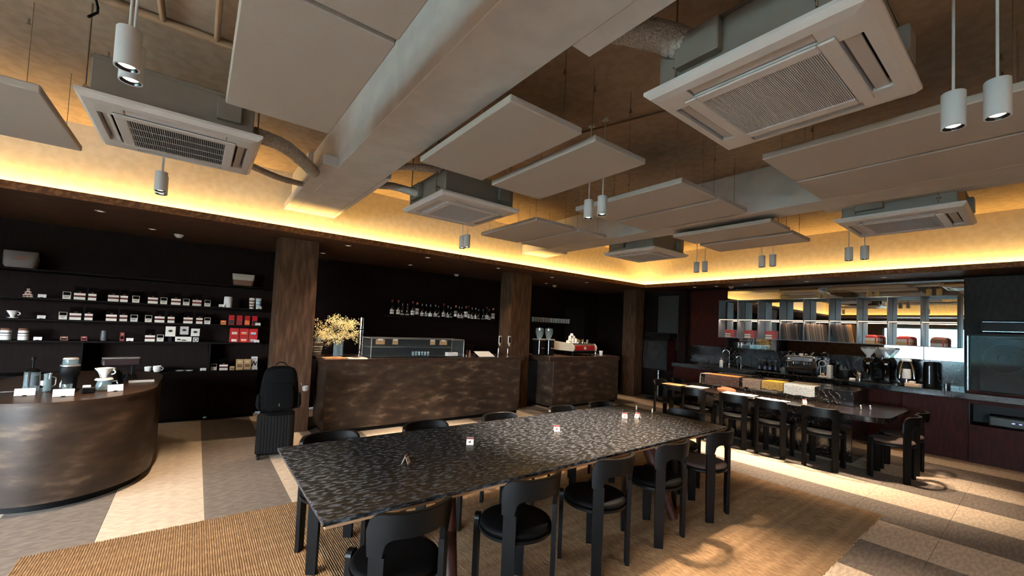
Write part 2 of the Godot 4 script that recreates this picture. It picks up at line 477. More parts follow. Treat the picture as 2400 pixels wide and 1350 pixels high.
func shell() -> void:
	# walls of the room
	struct(MB.new().bx(-5.4, 9.6, 0, SOF, -8.2, -8.05), "wall_far", M.darkwood)
	struct(MB.new().bx(9.36, 9.6, 0, SOF, -8.05, 3.6), "wall_right", M.darkwood)
	struct(MB.new().bx(-5.4, 9.6, 0, SOF, 3.6, 3.75), "wall_rear", M.walnut)
	var wl := MB.new()
	wl.bx(-5.4, -5.2, 0, 0.95, -8.05, 3.6); wl.bx(-5.4, -5.2, 2.33, SOF, -8.05, 3.6)
	wl.bx(-5.4, -5.2, 0.95, 2.33, -8.05, -4.4); wl.bx(-5.4, -5.2, 0.95, 2.33, 3.3, 3.6)
	struct(wl, "wall_left", M.walnut)
	# three windows on the street side
	for i in 3:
		var z0: float = -4.4 + i * 2.5667
		var z1: float = z0 + 2.5667
		var fr := MB.new()
		fr.bx(-5.36, -5.26, 0.95, 1.01, z0, z1, 0.006); fr.bx(-5.36, -5.26, 2.27, 2.33, z0, z1, 0.006)
		fr.bx(-5.36, -5.26, 1.01, 2.27, z0, z0 + 0.06, 0.006); fr.bx(-5.36, -5.26, 1.01, 2.27, z1 - 0.06, z1, 0.006)
		fr.bx(-5.35, -5.27, 1.01, 2.27, (z0 + z1) / 2 - 0.02, (z0 + z1) / 2 + 0.02, 0.006)
		var w := struct(fr, "window_%d" % (i + 1), M.black)
		put(MB.new().bx(-5.318, -5.312, 1.01, 2.27, z0 + 0.06, (z0 + z1) / 2 - 0.02), "pane", M.glass, w)
		put(MB.new().bx(-5.318, -5.312, 1.01, 2.27, (z0 + z1) / 2 + 0.02, z1 - 0.06), "pane", M.glass, w)
	# pavement outside the windows
	struct(MB.new().bx(-30, -5.4, -0.25, -0.1, -20, 16), "ground", mat(Color(0.55, 0.56, 0.54), 0.9), "grey pavement outside the windows")
	# street in the mirror: teal wall added to tint the reflected windows, plus hedge
	var sw := thing("added_street_wall", "added pale teal wall across the street, tints the window reflection in the mirror", "wall", Vector3(-11.0, -0.1, -3.2))
	put(MB.new().bx(-0.2, 0.0, 0.0, 3.6, 0.3, 5.5, 0.01), "teal_panel", mat(Color(0.52, 0.74, 0.76), 0.8), sw)
	put(MB.new().bx(-0.2, 0.02, 0.0, 3.0, -3.5, 0.29, 0.01), "white_panel", mat(Color(0.80, 0.82, 0.82), 0.8), sw)
	put(MB.new().bx(0.021, 0.05, 1.72, 2.05, 1.2, 3.0, 0.02), "sign_band", mat(Color(0.25, 0.46, 0.52), 0.7), sw)
	var hd := thing("street_hedge", "low green hedge before the street wall, caught in the mirror", "hedge", Vector3(-9.6, -0.1, -3.0))
	for k in 9:
		var hx := -2.6 + k * 0.95
		put(MB.new().loft([[Vector3(0, 0.0, hx), 0.3, 0.4, 2.2], [Vector3(0.02, 0.5, hx), 0.42, 0.55, 2.4], [Vector3(0, 0.85 + 0.1 * sin(k * 1.9), hx), 0.34, 0.45, 2.2], [Vector3(0, 1.02 + 0.12 * sin(k * 1.9), hx), 0.12, 0.18, 2.0]], 18), "shrub", mat(Color(0.20, 0.32, 0.22), 0.9), hd)
	# the tray ceiling and the walls of its cove
	struct(MB.new().bx(XL - 0.12, XR + 0.12, CEIL, CEIL + 0.15, ZF - 0.12, ZB + 0.12), "ceiling", M.ceil)
	struct(MB.new().bx(XL - 0.12, XR + 0.12, SOF + 0.03, CEIL, ZF - 0.12, ZF), "wall_cove_far", M.plaster)
	struct(MB.new().bx(XR, XR + 0.12, SOF + 0.03, CEIL, ZF, ZB), "wall_cove_right", M.plaster)
	struct(MB.new().bx(XL - 0.12, XL, SOF + 0.03, CEIL, ZF, ZB), "wall_cove_left", M.plaster)
	struct(MB.new().bx(XL - 0.12, XR + 0.12, SOF + 0.03, CEIL, ZB, ZB + 0.12), "wall_cove_rear", M.plaster)
	# the lowered timber ceiling round the tray
	struct(MB.new().bx(-5.4, 9.6, SOF, SOF + 0.03, -8.2, -5.96), "ceiling_soffit_far", M.soffit)
	struct(MB.new().bx(8.58, 9.6, SOF, SOF + 0.03, -5.96, 2.5), "ceiling_soffit_right", M.soffit)
	struct(MB.new().bx(-5.4, XL + 0.1, SOF, SOF + 0.03, -5.96, 2.5), "ceiling_soffit_left", M.soffit)
	struct(MB.new().bx(-5.4, 9.6, SOF, SOF + 0.03, 2.5, 3.75), "ceiling_soffit_rear", M.soffit)
	var lip := SOF + 0.075
	struct(MB.new().bx(XL + 0.1, 8.58, SOF - 0.004, lip, -5.96, -5.94, 0.002), "trim_1", M.fascia)
	struct(MB.new().bx(8.56, 8.58, SOF - 0.004, lip, -5.94, 2.5, 0.002), "trim_2", M.fascia)
	struct(MB.new().bx(XL + 0.1, XL + 0.12, SOF - 0.004, lip, -5.94, 2.5, 0.002), "trim_3", M.fascia)
	struct(MB.new().bx(XL + 0.12, 8.56, SOF - 0.004, lip, 2.48, 2.5, 0.002), "trim_4", M.fascia)
	# light strips lying in the cove
	var ly := SOF + 0.035
	var lw := XR - XL - 0.1
	var ll := ZB - ZF - 0.1
	var cx := (XR + XL) / 2
	var cz := (ZB + ZF) / 2
	var runs := [["far counters", Vector3(cx, ly, ZF + 0.05), lw, true], ["mirror wall", Vector3(XR - 0.05, ly, cz), ll, false], ["street windows", Vector3(XL + 0.05, ly, cz), ll, false], ["rear wall", Vector3(cx, ly, ZB - 0.05), lw, true]]
	for r in runs:
		var t := thing("led_strip", "warm yellow light strip in the cove above the " + r[0], "light strip", r[1], 0.0, "cove light strips")
		var s := Vector3(r[2], 0.008, 0.02) if r[3] else Vector3(0.02, 0.008, r[2])
		put(MB.new().box(Vector3.ZERO, s), "strip", M.led, t)
		var l := area("light", Vector3(0, 0.012, 0), Vector2(s.x, s.z), Vector3(PI / 2, 0, 0), LED_C, LED_E * r[2] / 12.0, t)
		l.light_specular = 0.3
	# concrete beams, boxed out at their ends
	var b1 := struct(MB.new().bx(0.955, 1.395, 3.0, CEIL, ZF, ZB, 0.006), "ceiling_beam", M.beam, "wide grey concrete beam crossing above the communal table", "beam")
	put(MB.new().bx(0.825, 0.9545, 3.002, 3.09, ZF, -3.98, 0.003), "casing", M.beam, b1)
	put(MB.new().bx(1.3955, 1.45, 3.002, 3.09, ZF, -3.95, 0.003), "casing", M.beam, b1)
	put(MB.new().bx(1.3955, 1.525, 3.004, 3.07, -1.43, ZB, 0.003), "casing", M.beam, b1)
	put(MB.new().bx(0.90, 0.9545, 3.09, CEIL, ZF, -5.1, 0.003), "casing", M.beam, b1)
	var b2 := struct(MB.new().bx(4.885, 5.27, 3.0, CEIL, ZF, ZB, 0.006), "ceiling_beam", M.beam, "grey concrete beam crossing above the far end of the table", "beam")
	put(MB.new().bx(4.82, 4.8845, 3.0, 3.16, ZF, -5.35, 0.003), "casing", M.beam, b2)
	put(MB.new().bx(5.2705, 5.42, 3.0, 3.1, ZF, -5.45, 0.003), "casing", M.beam, b2)
	put(MB.new().bx(5.2705, 5.42, 3.0, 3.06, -1.46, ZB, 0.003), "casing", M.beam, b2)
	# timber columns under the soffit
	for c in [[0.845, 1.345, -6.72, -6.38, "broad walnut-clad column behind the suitcase"], [4.87, 5.37, -6.76, -6.38, "walnut-clad column behind the two beer taps"], [8.80, 9.14, -6.72, -6.33, "walnut-clad column in the far right corner"]]:
		struct(MB.new().bx(c[0], c[1], 0, SOF, c[2], c[3], 0.004), "column", M.walnut, c[4], "column")
	# downlights and smoke detectors set in the timber ceiling
	var dl := thing("downlight", "recessed downlight in the timber ceiling, leftmost above the left shelves", "downlight", Vector3(-0.92, SOF, -6.46), 0.0, "downlights in the timber ceiling")
	put(MB.new().lathe([Vector2(0.028, 0.0), Vector2(0.028, -0.004), Vector2(0.045, -0.004), Vector2(0.047, 0.0)], 20), "ring", M.acflap, dl)
	put(MB.new().cyl(Vector3.ZERO, 0.028, -0.002, -0.0005, 16), "lens", glow(Color(1, 0.9, 0.78), 0.6), dl)
	var dls := [[-0.53, -7.28, "nearest the white smoke detector above the left shelves"], [1.62, -7.37, "between the broad column and the bottle shelf"], [3.17, -7.37, "above the left end of the bottle shelf"], [5.95, -6.41, "brighter left one above the red espresso machine"], [7.03, -6.41, "brighter right one above the red espresso machine"], [6.67, -7.39, "small one above the row of glasses"], [8.98, -4.9, "leftmost of the row above the mirror bar"], [9.02, -4.42, "second of the row above the mirror bar"], [8.98, -3.8, "third of the row above the mirror bar"], [9.0, -2.73, "fourth of the row above the mirror bar"], [8.97, -1.64, "rightmost of the row above the mirror bar"], [1.72, -6.28, "above the yellow dried flowers"], [4.45, -6.28, "above the beer taps"], [3.0, -6.28, "above the glass display case"]]
	for d in dls:
		copy(dl, Vector3(d[0], SOF, d[1]), 0, "recessed downlight, " + d[2], "downlight")
	for d in [[1.72, -6.28, 6.0], [5.95, -6.41, 4.0], [7.03, -6.41, 4.0], [4.45, -6.28, 1.8], [3.0, -6.28, 0.8], [1.62, -7.37, 0.12], [3.17, -7.37, 0.3], [-0.92, -6.46, 0.7], [8.98, -3.8, 2.2], [9.0, -2.73, 2.2], [8.97, -1.64, 2.2], [8.98, -4.9, 0.25], [-0.53, -7.28, 0.25]]:
		spot("downlight_glow", Vector3(d[0], SOF - 0.01, d[1]), Color(1.0, 0.90, 0.77), DOWN_E * d[2], 38, 0.03)
	for s in [[-0.26, -7.46, "above the left product shelves"], [4.45, -7.85, "above the wine bottles"], [7.1, -7.55, "above the row of glasses"], [9.2, -4.19, "above the mirror"]]:
		var sd := thing("smoke_detector", "white round smoke detector " + s[2], "smoke detector", Vector3(s[0], SOF, s[1]), 0, "smoke detectors")
		put(MB.new().lathe([Vector2(0, -0.045), Vector2(0.03, -0.043), Vector2(0.042, -0.03), Vector2(0.048, -0.014), Vector2(0.055, -0.012), Vector2(0.055, 0.0), Vector2(0, 0)], 20), "body", M.white, sd)
		put(MB.new().cyl(Vector3(0, 0, 0), 0.012, -0.049, -0.044, 10), "sensor", M.acflap, sd)

func ceiling_gear() -> void:
	# acoustic panels, 0.6 x 1.2 m, hung on thin wires
	var y0 := 2.90
	var names := [
		[0.065, 0.668, -3.085, -1.862, "big grey acoustic panel left of the wide beam, nearer the counters"],
		[0.065, 0.668, -1.83, -0.6, "grey acoustic panel left of the wide beam, nearest the viewer"],
		[-1.44, -0.836, -4.9, -3.74, "acoustic panel at the left edge beside the first air conditioner"],
		[1.36, 1.965, -3.09, -1.88, "acoustic panel tucked against the right side of the wide beam"],
		[2.095, 2.685, -3.135, -1.885, "acoustic panel just left of the pendants over the table"],
		[3.225, 3.835, -3.15, -1.9, "left acoustic panel of the pair before the second beam"],
		[3.9, 4.49, -3.12, -1.9, "right acoustic panel of the pair before the second beam"],
		[3.19, 3.86, -4.98, -3.76, "left acoustic panel of the pair nearest the counter wall"],
		[3.93, 4.5, -4.98, -3.76, "right acoustic panel of the pair nearest the counter wall"],
		[3.21, 3.835, -1.265, 0.0, "upper acoustic panel of the pair at the right edge"],
		[3.875, 4.52, -1.27, 0.0, "lower acoustic panel of the pair at the right edge"],
		[5.03, 5.615, -3.07, -1.88, "left acoustic panel beyond the second beam"],
		[5.76, 6.365, -3.08, -1.9, "right acoustic panel beyond the second beam"]]
	for a in names:
		var t := thing("acoustic_panel", a[4], "acoustic panel", Vector3((a[0] + a[1]) / 2, y0, (a[2] + a[3]) / 2), 0, "hanging acoustic panels")
		var w: float = a[1] - a[0]; var d: float = a[3] - a[2]
		put(MB.new().box(Vector3(0, 0.024, 0), Vector3(w, 0.048, d), 0.007), "board", M.felt, t)
		for sx in [-1, 1]:
			for sz in [-1, 1]:
				if absf(a[0] - 5.03) < 0.01 and sx < 0: continue
				if absf(a[0] - 1.36) < 0.01 and sx < 0: continue
				var q := Vector3(sx * (w / 2 - 0.08), 0.048, sz * (d / 2 - 0.1))
				put(MB.new().rod(q, Vector3(q.x, CEIL - y0 - 0.001, q.z), 0.002, 5).cyl(q, 0.008, 0.0, 0.018, 8), "wire", M.rod, t)
	# cassette air conditioners
	var acs := [[2.315, -0.845, "large cassette air conditioner at upper right, nearest the viewer", 0], [-0.17, -3.905, "cassette air conditioner at upper left with a dark slatted grille", 1], [2.27, -3.995, "cassette air conditioner beyond the wide beam near the counters", 0], [5.77, -4.0, "small far cassette air conditioner in the far right corner", 0], [5.775, -0.9, "cassette air conditioner at the right edge beyond the second beam", 0]]
	for a in acs: air_con(a[0], a[1], a[2], a[3] == 1)
	# insulated pipes to the air conditioners
	var pp := [
		["insulated_pipe", [Vector3(0.27, 3.0, -3.72), Vector3(0.45, 3.0, -3.78), Vector3(0.62, 2.99, -3.95), Vector3(0.8, 2.97, -4.2)], 0.055, "fat wrapped pipe from the left air conditioner to the beam"],
		["insulated_pipe", [Vector3(0.27, 2.93, -4.28), Vector3(0.55, 2.95, -4.55), Vector3(0.83, 3.04, -4.9)], 0.028, "thin dark pipe from the left air conditioner to the beam"],
		["insulated_pipe", [Vector3(1.45, 3.05, -4.35), Vector3(1.6, 3.07, -4.33), Vector3(1.75, 3.02, -4.2), Vector3(1.84, 2.98, -4.1)], 0.04, "bent wrapped pipe left of the middle air conditioner"],
		["insulated_pipe", [Vector3(1.45, 3.14, -3.95), Vector3(1.65, 3.14, -3.8), Vector3(1.86, 3.14, -3.7)], 0.035, "straight wrapped pipe left of the middle air conditioner"],
		["insulated_pipe", [Vector3(1.53, 3.27, -1.5), Vector3(1.7, 3.25, -1.42), Vector3(1.84, 3.15, -1.22), Vector3(1.9, 3.08, -1.12)], 0.075, "fat wrapped pipe left of the nearest air conditioner"]]
	for q in pp:
		var c := Curve3D.new()
		for k in q[1].size():
			var pt: Vector3 = q[1][k]
			var tg: Vector3 = (q[1][min(k + 1, q[1].size() - 1)] - q[1][max(k - 1, 0)]) * 0.2
			c.add_point(pt, -tg, tg)
		var pts := []
		for s in 17: pts.append(c.sample_baked(c.get_baked_length() * s / 16.0))
		var o := thing(q[0], q[3], "pipe", Vector3.ZERO, 0, "pipes under the ceiling")
		put(MB.new().tube(pts, q[2], 14), "pipe", M.pipe, o)
		for s in [2, 6, 10, 14]:
			var d: Vector3 = (pts[s + 1] - pts[s]).normalized() * 0.02
			put(MB.new().tube([pts[s] - d, pts[s] + d], q[2] * 1.05, 14), "tape", M.pipe, o)
	# steel channels on the ceiling above the left air conditioner
	var br := [[Vector3(-0.62, CEIL - 0.03, -3.45), Vector3(0.62, CEIL - 0.03, -3.45), "cross bracket running above the left air conditioner"], [Vector3(-0.28, CEIL - 0.03, -3.45), Vector3(-0.28, CEIL - 0.03, -0.6), "pale conduit on the ceiling left of the big panel"], [Vector3(0.0, CEIL - 0.03, -3.45), Vector3(0.0, CEIL - 0.03, -0.6), "pale conduit on the ceiling beside the big panel edge"], [Vector3(3.1, CEIL - 0.02, -1.7), Vector3(2.6, CEIL - 0.02, -3.3), "dark cable run on the ceiling over the table"]]
	for q in br:
		var o := tag(put(MB.new().rod(q[0], q[1], 0.018 if q[2].begins_with("pale") else (0.008 if q[2].begins_with("dark") else 0.028), 8), "ceiling_conduit", M.rod if q[2].begins_with("dark") else M.brace), q[2], "conduit")
		o.set_meta("group", "conduits on the ceiling")
	var jb := thing("junction_box", "small junction box with dark bracket and cable above the left air conditioner", "junction box", Vector3(-0.58, CEIL, -3.3))
	put(MB.new().box(Vector3(0, -0.03, 0), Vector3(0.1, 0.06, 0.1), 0.006), "box", M.brace, jb)
	put(MB.new().tube([Vector3(0, -0.06, 0), Vector3(0.02, -0.14, -0.06), Vector3(0.03, -0.2, 0.0), Vector3(0.0, -0.26, 0.03)], 0.007, 6), "cable", M.black, jb)
	var jb2 := thing("junction_box", "round junction box with a coiled black cable at upper right", "junction box", Vector3(3.05, CEIL, -0.62))
	put(MB.new().lathe([Vector2(0, -0.05), Vector2(0.05, -0.05), Vector2(0.055, -0.04), Vector2(0.055, 0), Vector2(0, 0)], 18), "box", M.brace, jb2)
	var coil := []
	for s in 22: coil.append(Vector3(0.05 + 0.005 * s + 0.05 * sin(s * 0.6), -0.06 - 0.02 * sin(s * 0.35), 0.06 * cos(s * 0.6)))
	put(MB.new().tube(coil, 0.006, 6), "cable", M.black, jb2)
	# old anchor bolts left in the concrete
	var an: Node3D
	var ai := 0
	for q in [[-0.99, -4.09], [2.02, -2.13], [4.265, -4.155], [3.16, -2.84], [2.35, -2.13], [4.26, -3.24], [2.81, -2.14], [3.98, -2.13], [4.27, -2.14], [4.71, -2.14], [4.255, -1.263], [3.57, -0.165], [4.0, -0.17], [4.265, -0.176]]:
		var al := "small dark anchor bolt in the bare ceiling, %s from the left" % ORD[ai]
		ai += 1
		if an: copy(an, Vector3(q[0], CEIL, q[1]), q[0], al, "ceiling_anchor")
		else:
			an = thing("ceiling_anchor", al, "bolt", Vector3(q[0], CEIL, q[1]), 0, "anchor bolts in the ceiling")
			put(MB.new().cyl(Vector3.ZERO, 0.005, -0.028, 0.0, 8), "shank", M.rod, an)
			put(MB.new().cyl(Vector3.ZERO, 0.011, -0.036, -0.028, 6), "nut", M.rod, an)
	# pendant spots, hung in pairs
	var pairs := [
		[-0.295, -2.365, -2.495, "of the big pair at upper left", 0.6], [-0.305, -4.595, -4.715, "of the pair below the left air conditioner", 0.5],
		[2.77, -4.775, -4.655, "of the pair below the middle air conditioner", 1.0], [2.78, -2.545, -2.385, "of the pair over the middle of the table", 1.6],
		[6.41, -3.475, -3.335, "of the leftmost far pair over the stone bar", 1.0], [6.415, -2.5, -2.36, "of the middle far pair over the stone bar", 1.0],
		[6.46, -1.515, -1.36, "of the right far pair over the stone bar", 1.0], [2.75, -0.262, -0.128, "of the big pair at upper right", 1.0]]
	var pl: Node3D
	for i in pairs.size():
		for k in 2:
			var q = pairs[i]
			var lab: String = "white cylinder pendant spot, %s %s" % [["left one", "right one"][k] if i > 1 else ["nearer one", "farther one"][k], q[3]]
			var at := Vector3(q[0], 2.62, q[1 + k])
			if pl == null:
				pl = thing("pendant_lamp", lab, "pendant lamp", at, 0, "white pendant spots")
				put(MB.new().lathe([Vector2(0.0365, 0.0), Vector2(0.0425, 0.0), Vector2(0.0425, 0.163), Vector2(0.0405, 0.166), Vector2(0, 0.166)], 32), "housing", M.lampw, pl)
				put(MB.new().lathe([Vector2(0.0, 0.016), Vector2(0.028, 0.016), Vector2(0.0363, 0.001), Vector2(0.0363, 0.0)], 32), "reflector", M.blackgloss, pl)
				put(MB.new().lathe([Vector2(0, 0.007), Vector2(0.018, 0.008), Vector2(0.0255, 0.012), Vector2(0.0255, 0.0155), Vector2(0, 0.0155)], 24), "bulb", M.bulb, pl)
				put(MB.new().rod(Vector3(0, 0.166, 0), Vector3(0, CEIL - 2.62, 0), 0.0055, 10), "rod", M.lampw, pl)
				put(MB.new().cyl(Vector3.ZERO, 0.03, CEIL - 2.62 - 0.02, CEIL - 2.62, 16), "canopy", M.lampw, pl)
			else:
				copy(pl, at, 0, lab, "pendant_lamp")
			spot("pendant_light", at + Vector3(0, 0.003, 0), PEND_C, PEND_E * q[4], 34, 0.022)

func air_con(x: float, z: float, lab: String, dark: bool) -> void:
	var t := thing("air_conditioner", lab, "air conditioner", Vector3(x, 2.84, z), 0, "ceiling cassette air conditioners")
	put(MB.new().bx(-0.42, 0.42, 0.05, 0.30, -0.42, 0.42, 0.008).bx(-0.425, 0.425, 0.06, 0.075, -0.425, 0.425).bx(-0.425, 0.425, 0.27, 0.285, -0.425, 0.425), "body", M.galv, t)
	put(MB.new().bx(0.20, 0.34, 0.1, 0.24, 0.42, 0.47, 0.005), "valve_box", M.galv, t)
	put(MB.new().bx(-0.475, -0.42, 0.1, 0.26, -0.30, -0.08, 0.005), "pump_box", M.galv, t)
	# bevelled frame: outer rim rising to the edge, with four outlets cut in
	var f := MB.new()
	var R := 0.475; var r := 0.45
	for s in 4:
		f.xf = Transform3D(Basis(Vector3.UP, s * PI / 2), Vector3.ZERO)
		f.quad(Vector3(-R, 0.05, -R), Vector3(R, 0.05, -R), Vector3(R, 0.032, -R), Vector3(-R, 0.032, -R), Vector3(0, 0, -1))
		f.quad(Vector3(-R, 0.032, -R), Vector3(R, 0.032, -R), Vector3(r, 0.008, -r), Vector3(-r, 0.008, -r), Vector3(0, -0.7, -0.7))
		# bottom ring around the outlet slot (slot x -.27...27, z -.40..-.335)
		f.quad(Vector3(-r, 0.008, -r), Vector3(r, 0.008, -r), Vector3(0.405, 0.0, -0.405), Vector3(-0.405, 0.0, -0.405), Vector3(0, -1, -0.1))
		f.quad(Vector3(-0.405, 0, -0.405), Vector3(-0.27, 0, -0.405), Vector3(-0.27, 0, -0.325), Vector3(-0.325, 0, -0.325), Vector3.DOWN)
		f.quad(Vector3(0.27, 0, -0.405), Vector3(0.405, 0, -0.405), Vector3(0.325, 0, -0.325), Vector3(0.27, 0, -0.325), Vector3.DOWN)
		f.quad(Vector3(-0.27, 0, -0.405), Vector3(0.27, 0, -0.405), Vector3(0.27, 0.045, -0.395), Vector3(-0.27, 0.045, -0.395), Vector3(0, 0, 1))
		f.quad(Vector3(-0.27, 0, -0.325), Vector3(0.27, 0, -0.325), Vector3(0.27, 0.045, -0.335), Vector3(-0.27, 0.045, -0.335), Vector3(0, 0, -1))
		for e in [-0.27, 0.27]:
			f.quad(Vector3(e, 0, -0.405), Vector3(e, 0, -0.325), Vector3(e, 0.045, -0.325), Vector3(e, 0.045, -0.405), Vector3(-signf(e), 0, 0))
	f.xf = Transform3D()
	f.quad(Vector3(-R, 0.05, -R), Vector3(R, 0.05, -R), Vector3(R, 0.05, R), Vector3(-R, 0.05, R), Vector3.UP)
	put(f, "frame", M.acw, t)
	var sl := MB.new()
	for s in 4:
		sl.xf = Transform3D(Basis(Vector3.UP, s * PI / 2), Vector3.ZERO)
		sl.quad(Vector3(-0.27, 0.045, -0.4), Vector3(0.27, 0.045, -0.4), Vector3(0.27, 0.045, -0.33), Vector3(-0.27, 0.045, -0.33), Vector3.DOWN)
	put(sl, "outlet_recess", M.acdark, t)
	for s in 4:
		var fl := MB.new()
		fl.xf = Transform3D(Basis(Vector3.UP, s * PI / 2), Vector3.ZERO) * Transform3D(Basis(Vector3.RIGHT, 0.5 if dark else 0.16), Vector3(0, 0.012, -0.362))
		fl.box(Vector3(0, 0, -0.002), Vector3(0.53, 0.007, 0.055), 0.003)
		put(fl, "louver", M.acflap, t)
	# inner panel with the intake grille
	put(MB.new().bx(-0.325, 0.325, -0.012, -0.0005, -0.325, -0.262, 0.005).bx(-0.325, 0.325, -0.012, -0.0005, 0.262, 0.325, 0.005).bx(-0.325, -0.262, -0.012, -0.0005, -0.262, 0.262, 0.005).bx(0.262, 0.325, -0.012, -0.0005, -0.262, 0.262, 0.005), "inner_panel", M.acw, t)
	put(MB.new().bx(-0.325, 0.325, 0.0, 0.01, -0.325, 0.325), "grille_backing", M.acdark if dark else M.acgrille, t)
	var g := MB.new()
	if dark:
		for k in 44: g.box(Vector3(-0.255 + k * 0.01186, -0.007, 0), Vector3(0.0032, 0.008, 0.524))
		for k in 3: g.box(Vector3(0, -0.0095, -0.131 + k * 0.131), Vector3(0.524, 0.004, 0.004))
	else:
		for k in 64: g.box(Vector3(0, -0.006, -0.257 + k * 0.00816), Vector3(0.524, 0.006, 0.0052))
	var go := put(g, "grille_slats", M.acgrille, t)
	go.set_meta("kind", "stuff")
	for sx in [-1, 1]:
		for sz in [-1, 1]:
			var rr := MB.new()
			rr.rod(Vector3(sx * 0.455, 0.07, sz * 0.30), Vector3(sx * 0.455, CEIL - 2.84, sz * 0.30), 0.005, 6)
			rr.box(Vector3(sx * 0.44, 0.12, sz * 0.30), Vector3(0.05, 0.006, 0.03)).box(Vector3(sx * 0.455, 0.128, sz * 0.30), Vector3(0.016, 0.01, 0.016))
			put(rr, "hanger", M.rod, t)

func floor_and_rug() -> void:
	var fl := struct(MB.new().bx(-5.4, 9.6, -0.15, -0.012, -8.2, 3.75), "floor", M.slab)
	var T := 0.6085
	var x0 := 0.148
	var z0 := -0.55
	var bx := MB.new().box(Vector3(0, -0.006, 0), Vector3(T - 0.0016, 0.012, T - 0.0016), 0.0012).mesh()
	var lo := {}
	for i in range(-9, 16):
		var xa := x0 + i * T
		var light := posmod(i, 2) == 1
		for k in range(-7, 14):
			var za := z0 - k * T   # far edge is za - T
			var cx := xa + T / 2
			var cz := za - T / 2
			if cx - T / 2 > 9.36 or cx < -5.2 or cz < -8.05 or cz > 3.6: continue
			var seen := cx > -1.2 and cx < 8.9 and cz > -7.75 and cz < 0.15
			var under := cx - T / 2 > -0.78 and cx + T / 2 < 5.12 and cz - T / 2 > -3.95 and cz + T / 2 < -0.95
			if seen and not under:
				var o := MeshInstance3D.new()
				o.mesh = bx; o.set_surface_override_material(0, M.tilel if light else M.tiled)
				o.name = "tile"; fl.add_child(o, true)
				o.position = Vector3(cx, 0, cz)
			else:
				if not lo.has(light): lo[light] = MB.new()
				lo[light].box(Vector3(cx, -0.006, cz), Vector3(T - 0.0016, 0.012, T - 0.0016))
	for light in lo:
		var o := put(lo[light], "outlying_tiles", M.tilel if light else M.tiled, fl)
		o.set_meta("kind", "stuff")
	# jute rug: cords side by side, laid along z
	var g := MB.new()
	var xa := -0.79; var xb := 5.17; var za := -3.96; var zb := -0.94
	var pitch := 0.0135
	var cnt := int((xb - xa) / pitch)
	for i in cnt:
		var x := xa + i * pitch
		var e0 := za + rng.randf_range(-0.006, 0.006)
		var e1 := zb + rng.randf_range(-0.006, 0.006)
		var h := 0.0095 + rng.randf_range(-0.0008, 0.0008)
		var pr := [Vector2(0, 0.001), Vector2(0.0022, h * 0.82), Vector2(pitch / 2, h), Vector2(pitch - 0.0022, h * 0.82), Vector2(pitch, 0.001)]
		for k in 4:
			var a: Vector2 = pr[k]; var b: Vector2 = pr[k + 1]
			var n0 := Vector3([-0.95, -0.5, 0.0, 0.5][k], [0.3, 0.85, 1, 0.85][k], 0).normalized()
			var n1 := Vector3([-0.5, 0.0, 0.5, 0.95][k], [0.85, 1, 0.85, 0.3][k], 0).normalized()
			var q0 := g.p(Vector3(x + a.x, a.y, e0), n0); var q1 := g.p(Vector3(x + b.x, b.y, e0), n1)
			var q2 := g.p(Vector3(x + b.x, b.y, e1), n1); var q3 := g.p(Vector3(x + a.x, a.y, e1), n0)
			g.tri(q0, q1, q2); g.tri(q0, q2, q3)
		for e in [[e0, -1.0], [e1, 1.0]]:
			g.quad(Vector3(x, 0.001, e[0]), Vector3(x + 0.0022, h * 0.82, e[0]), Vector3(x + pitch - 0.0022, h * 0.82, e[0]), Vector3(x + pitch, 0.001, e[0]), Vector3(0, 0, e[1]))
	var rug := thing("jute_rug", "large ribbed tan jute rug under the long stone table", "rug", Vector3.ZERO)
	put(g, "cords", M.jute, rug)
	put(MB.new().bx(xa, xb, 0.0002, 0.0012, za + 0.004, zb - 0.004), "backing", M.jute, rug)

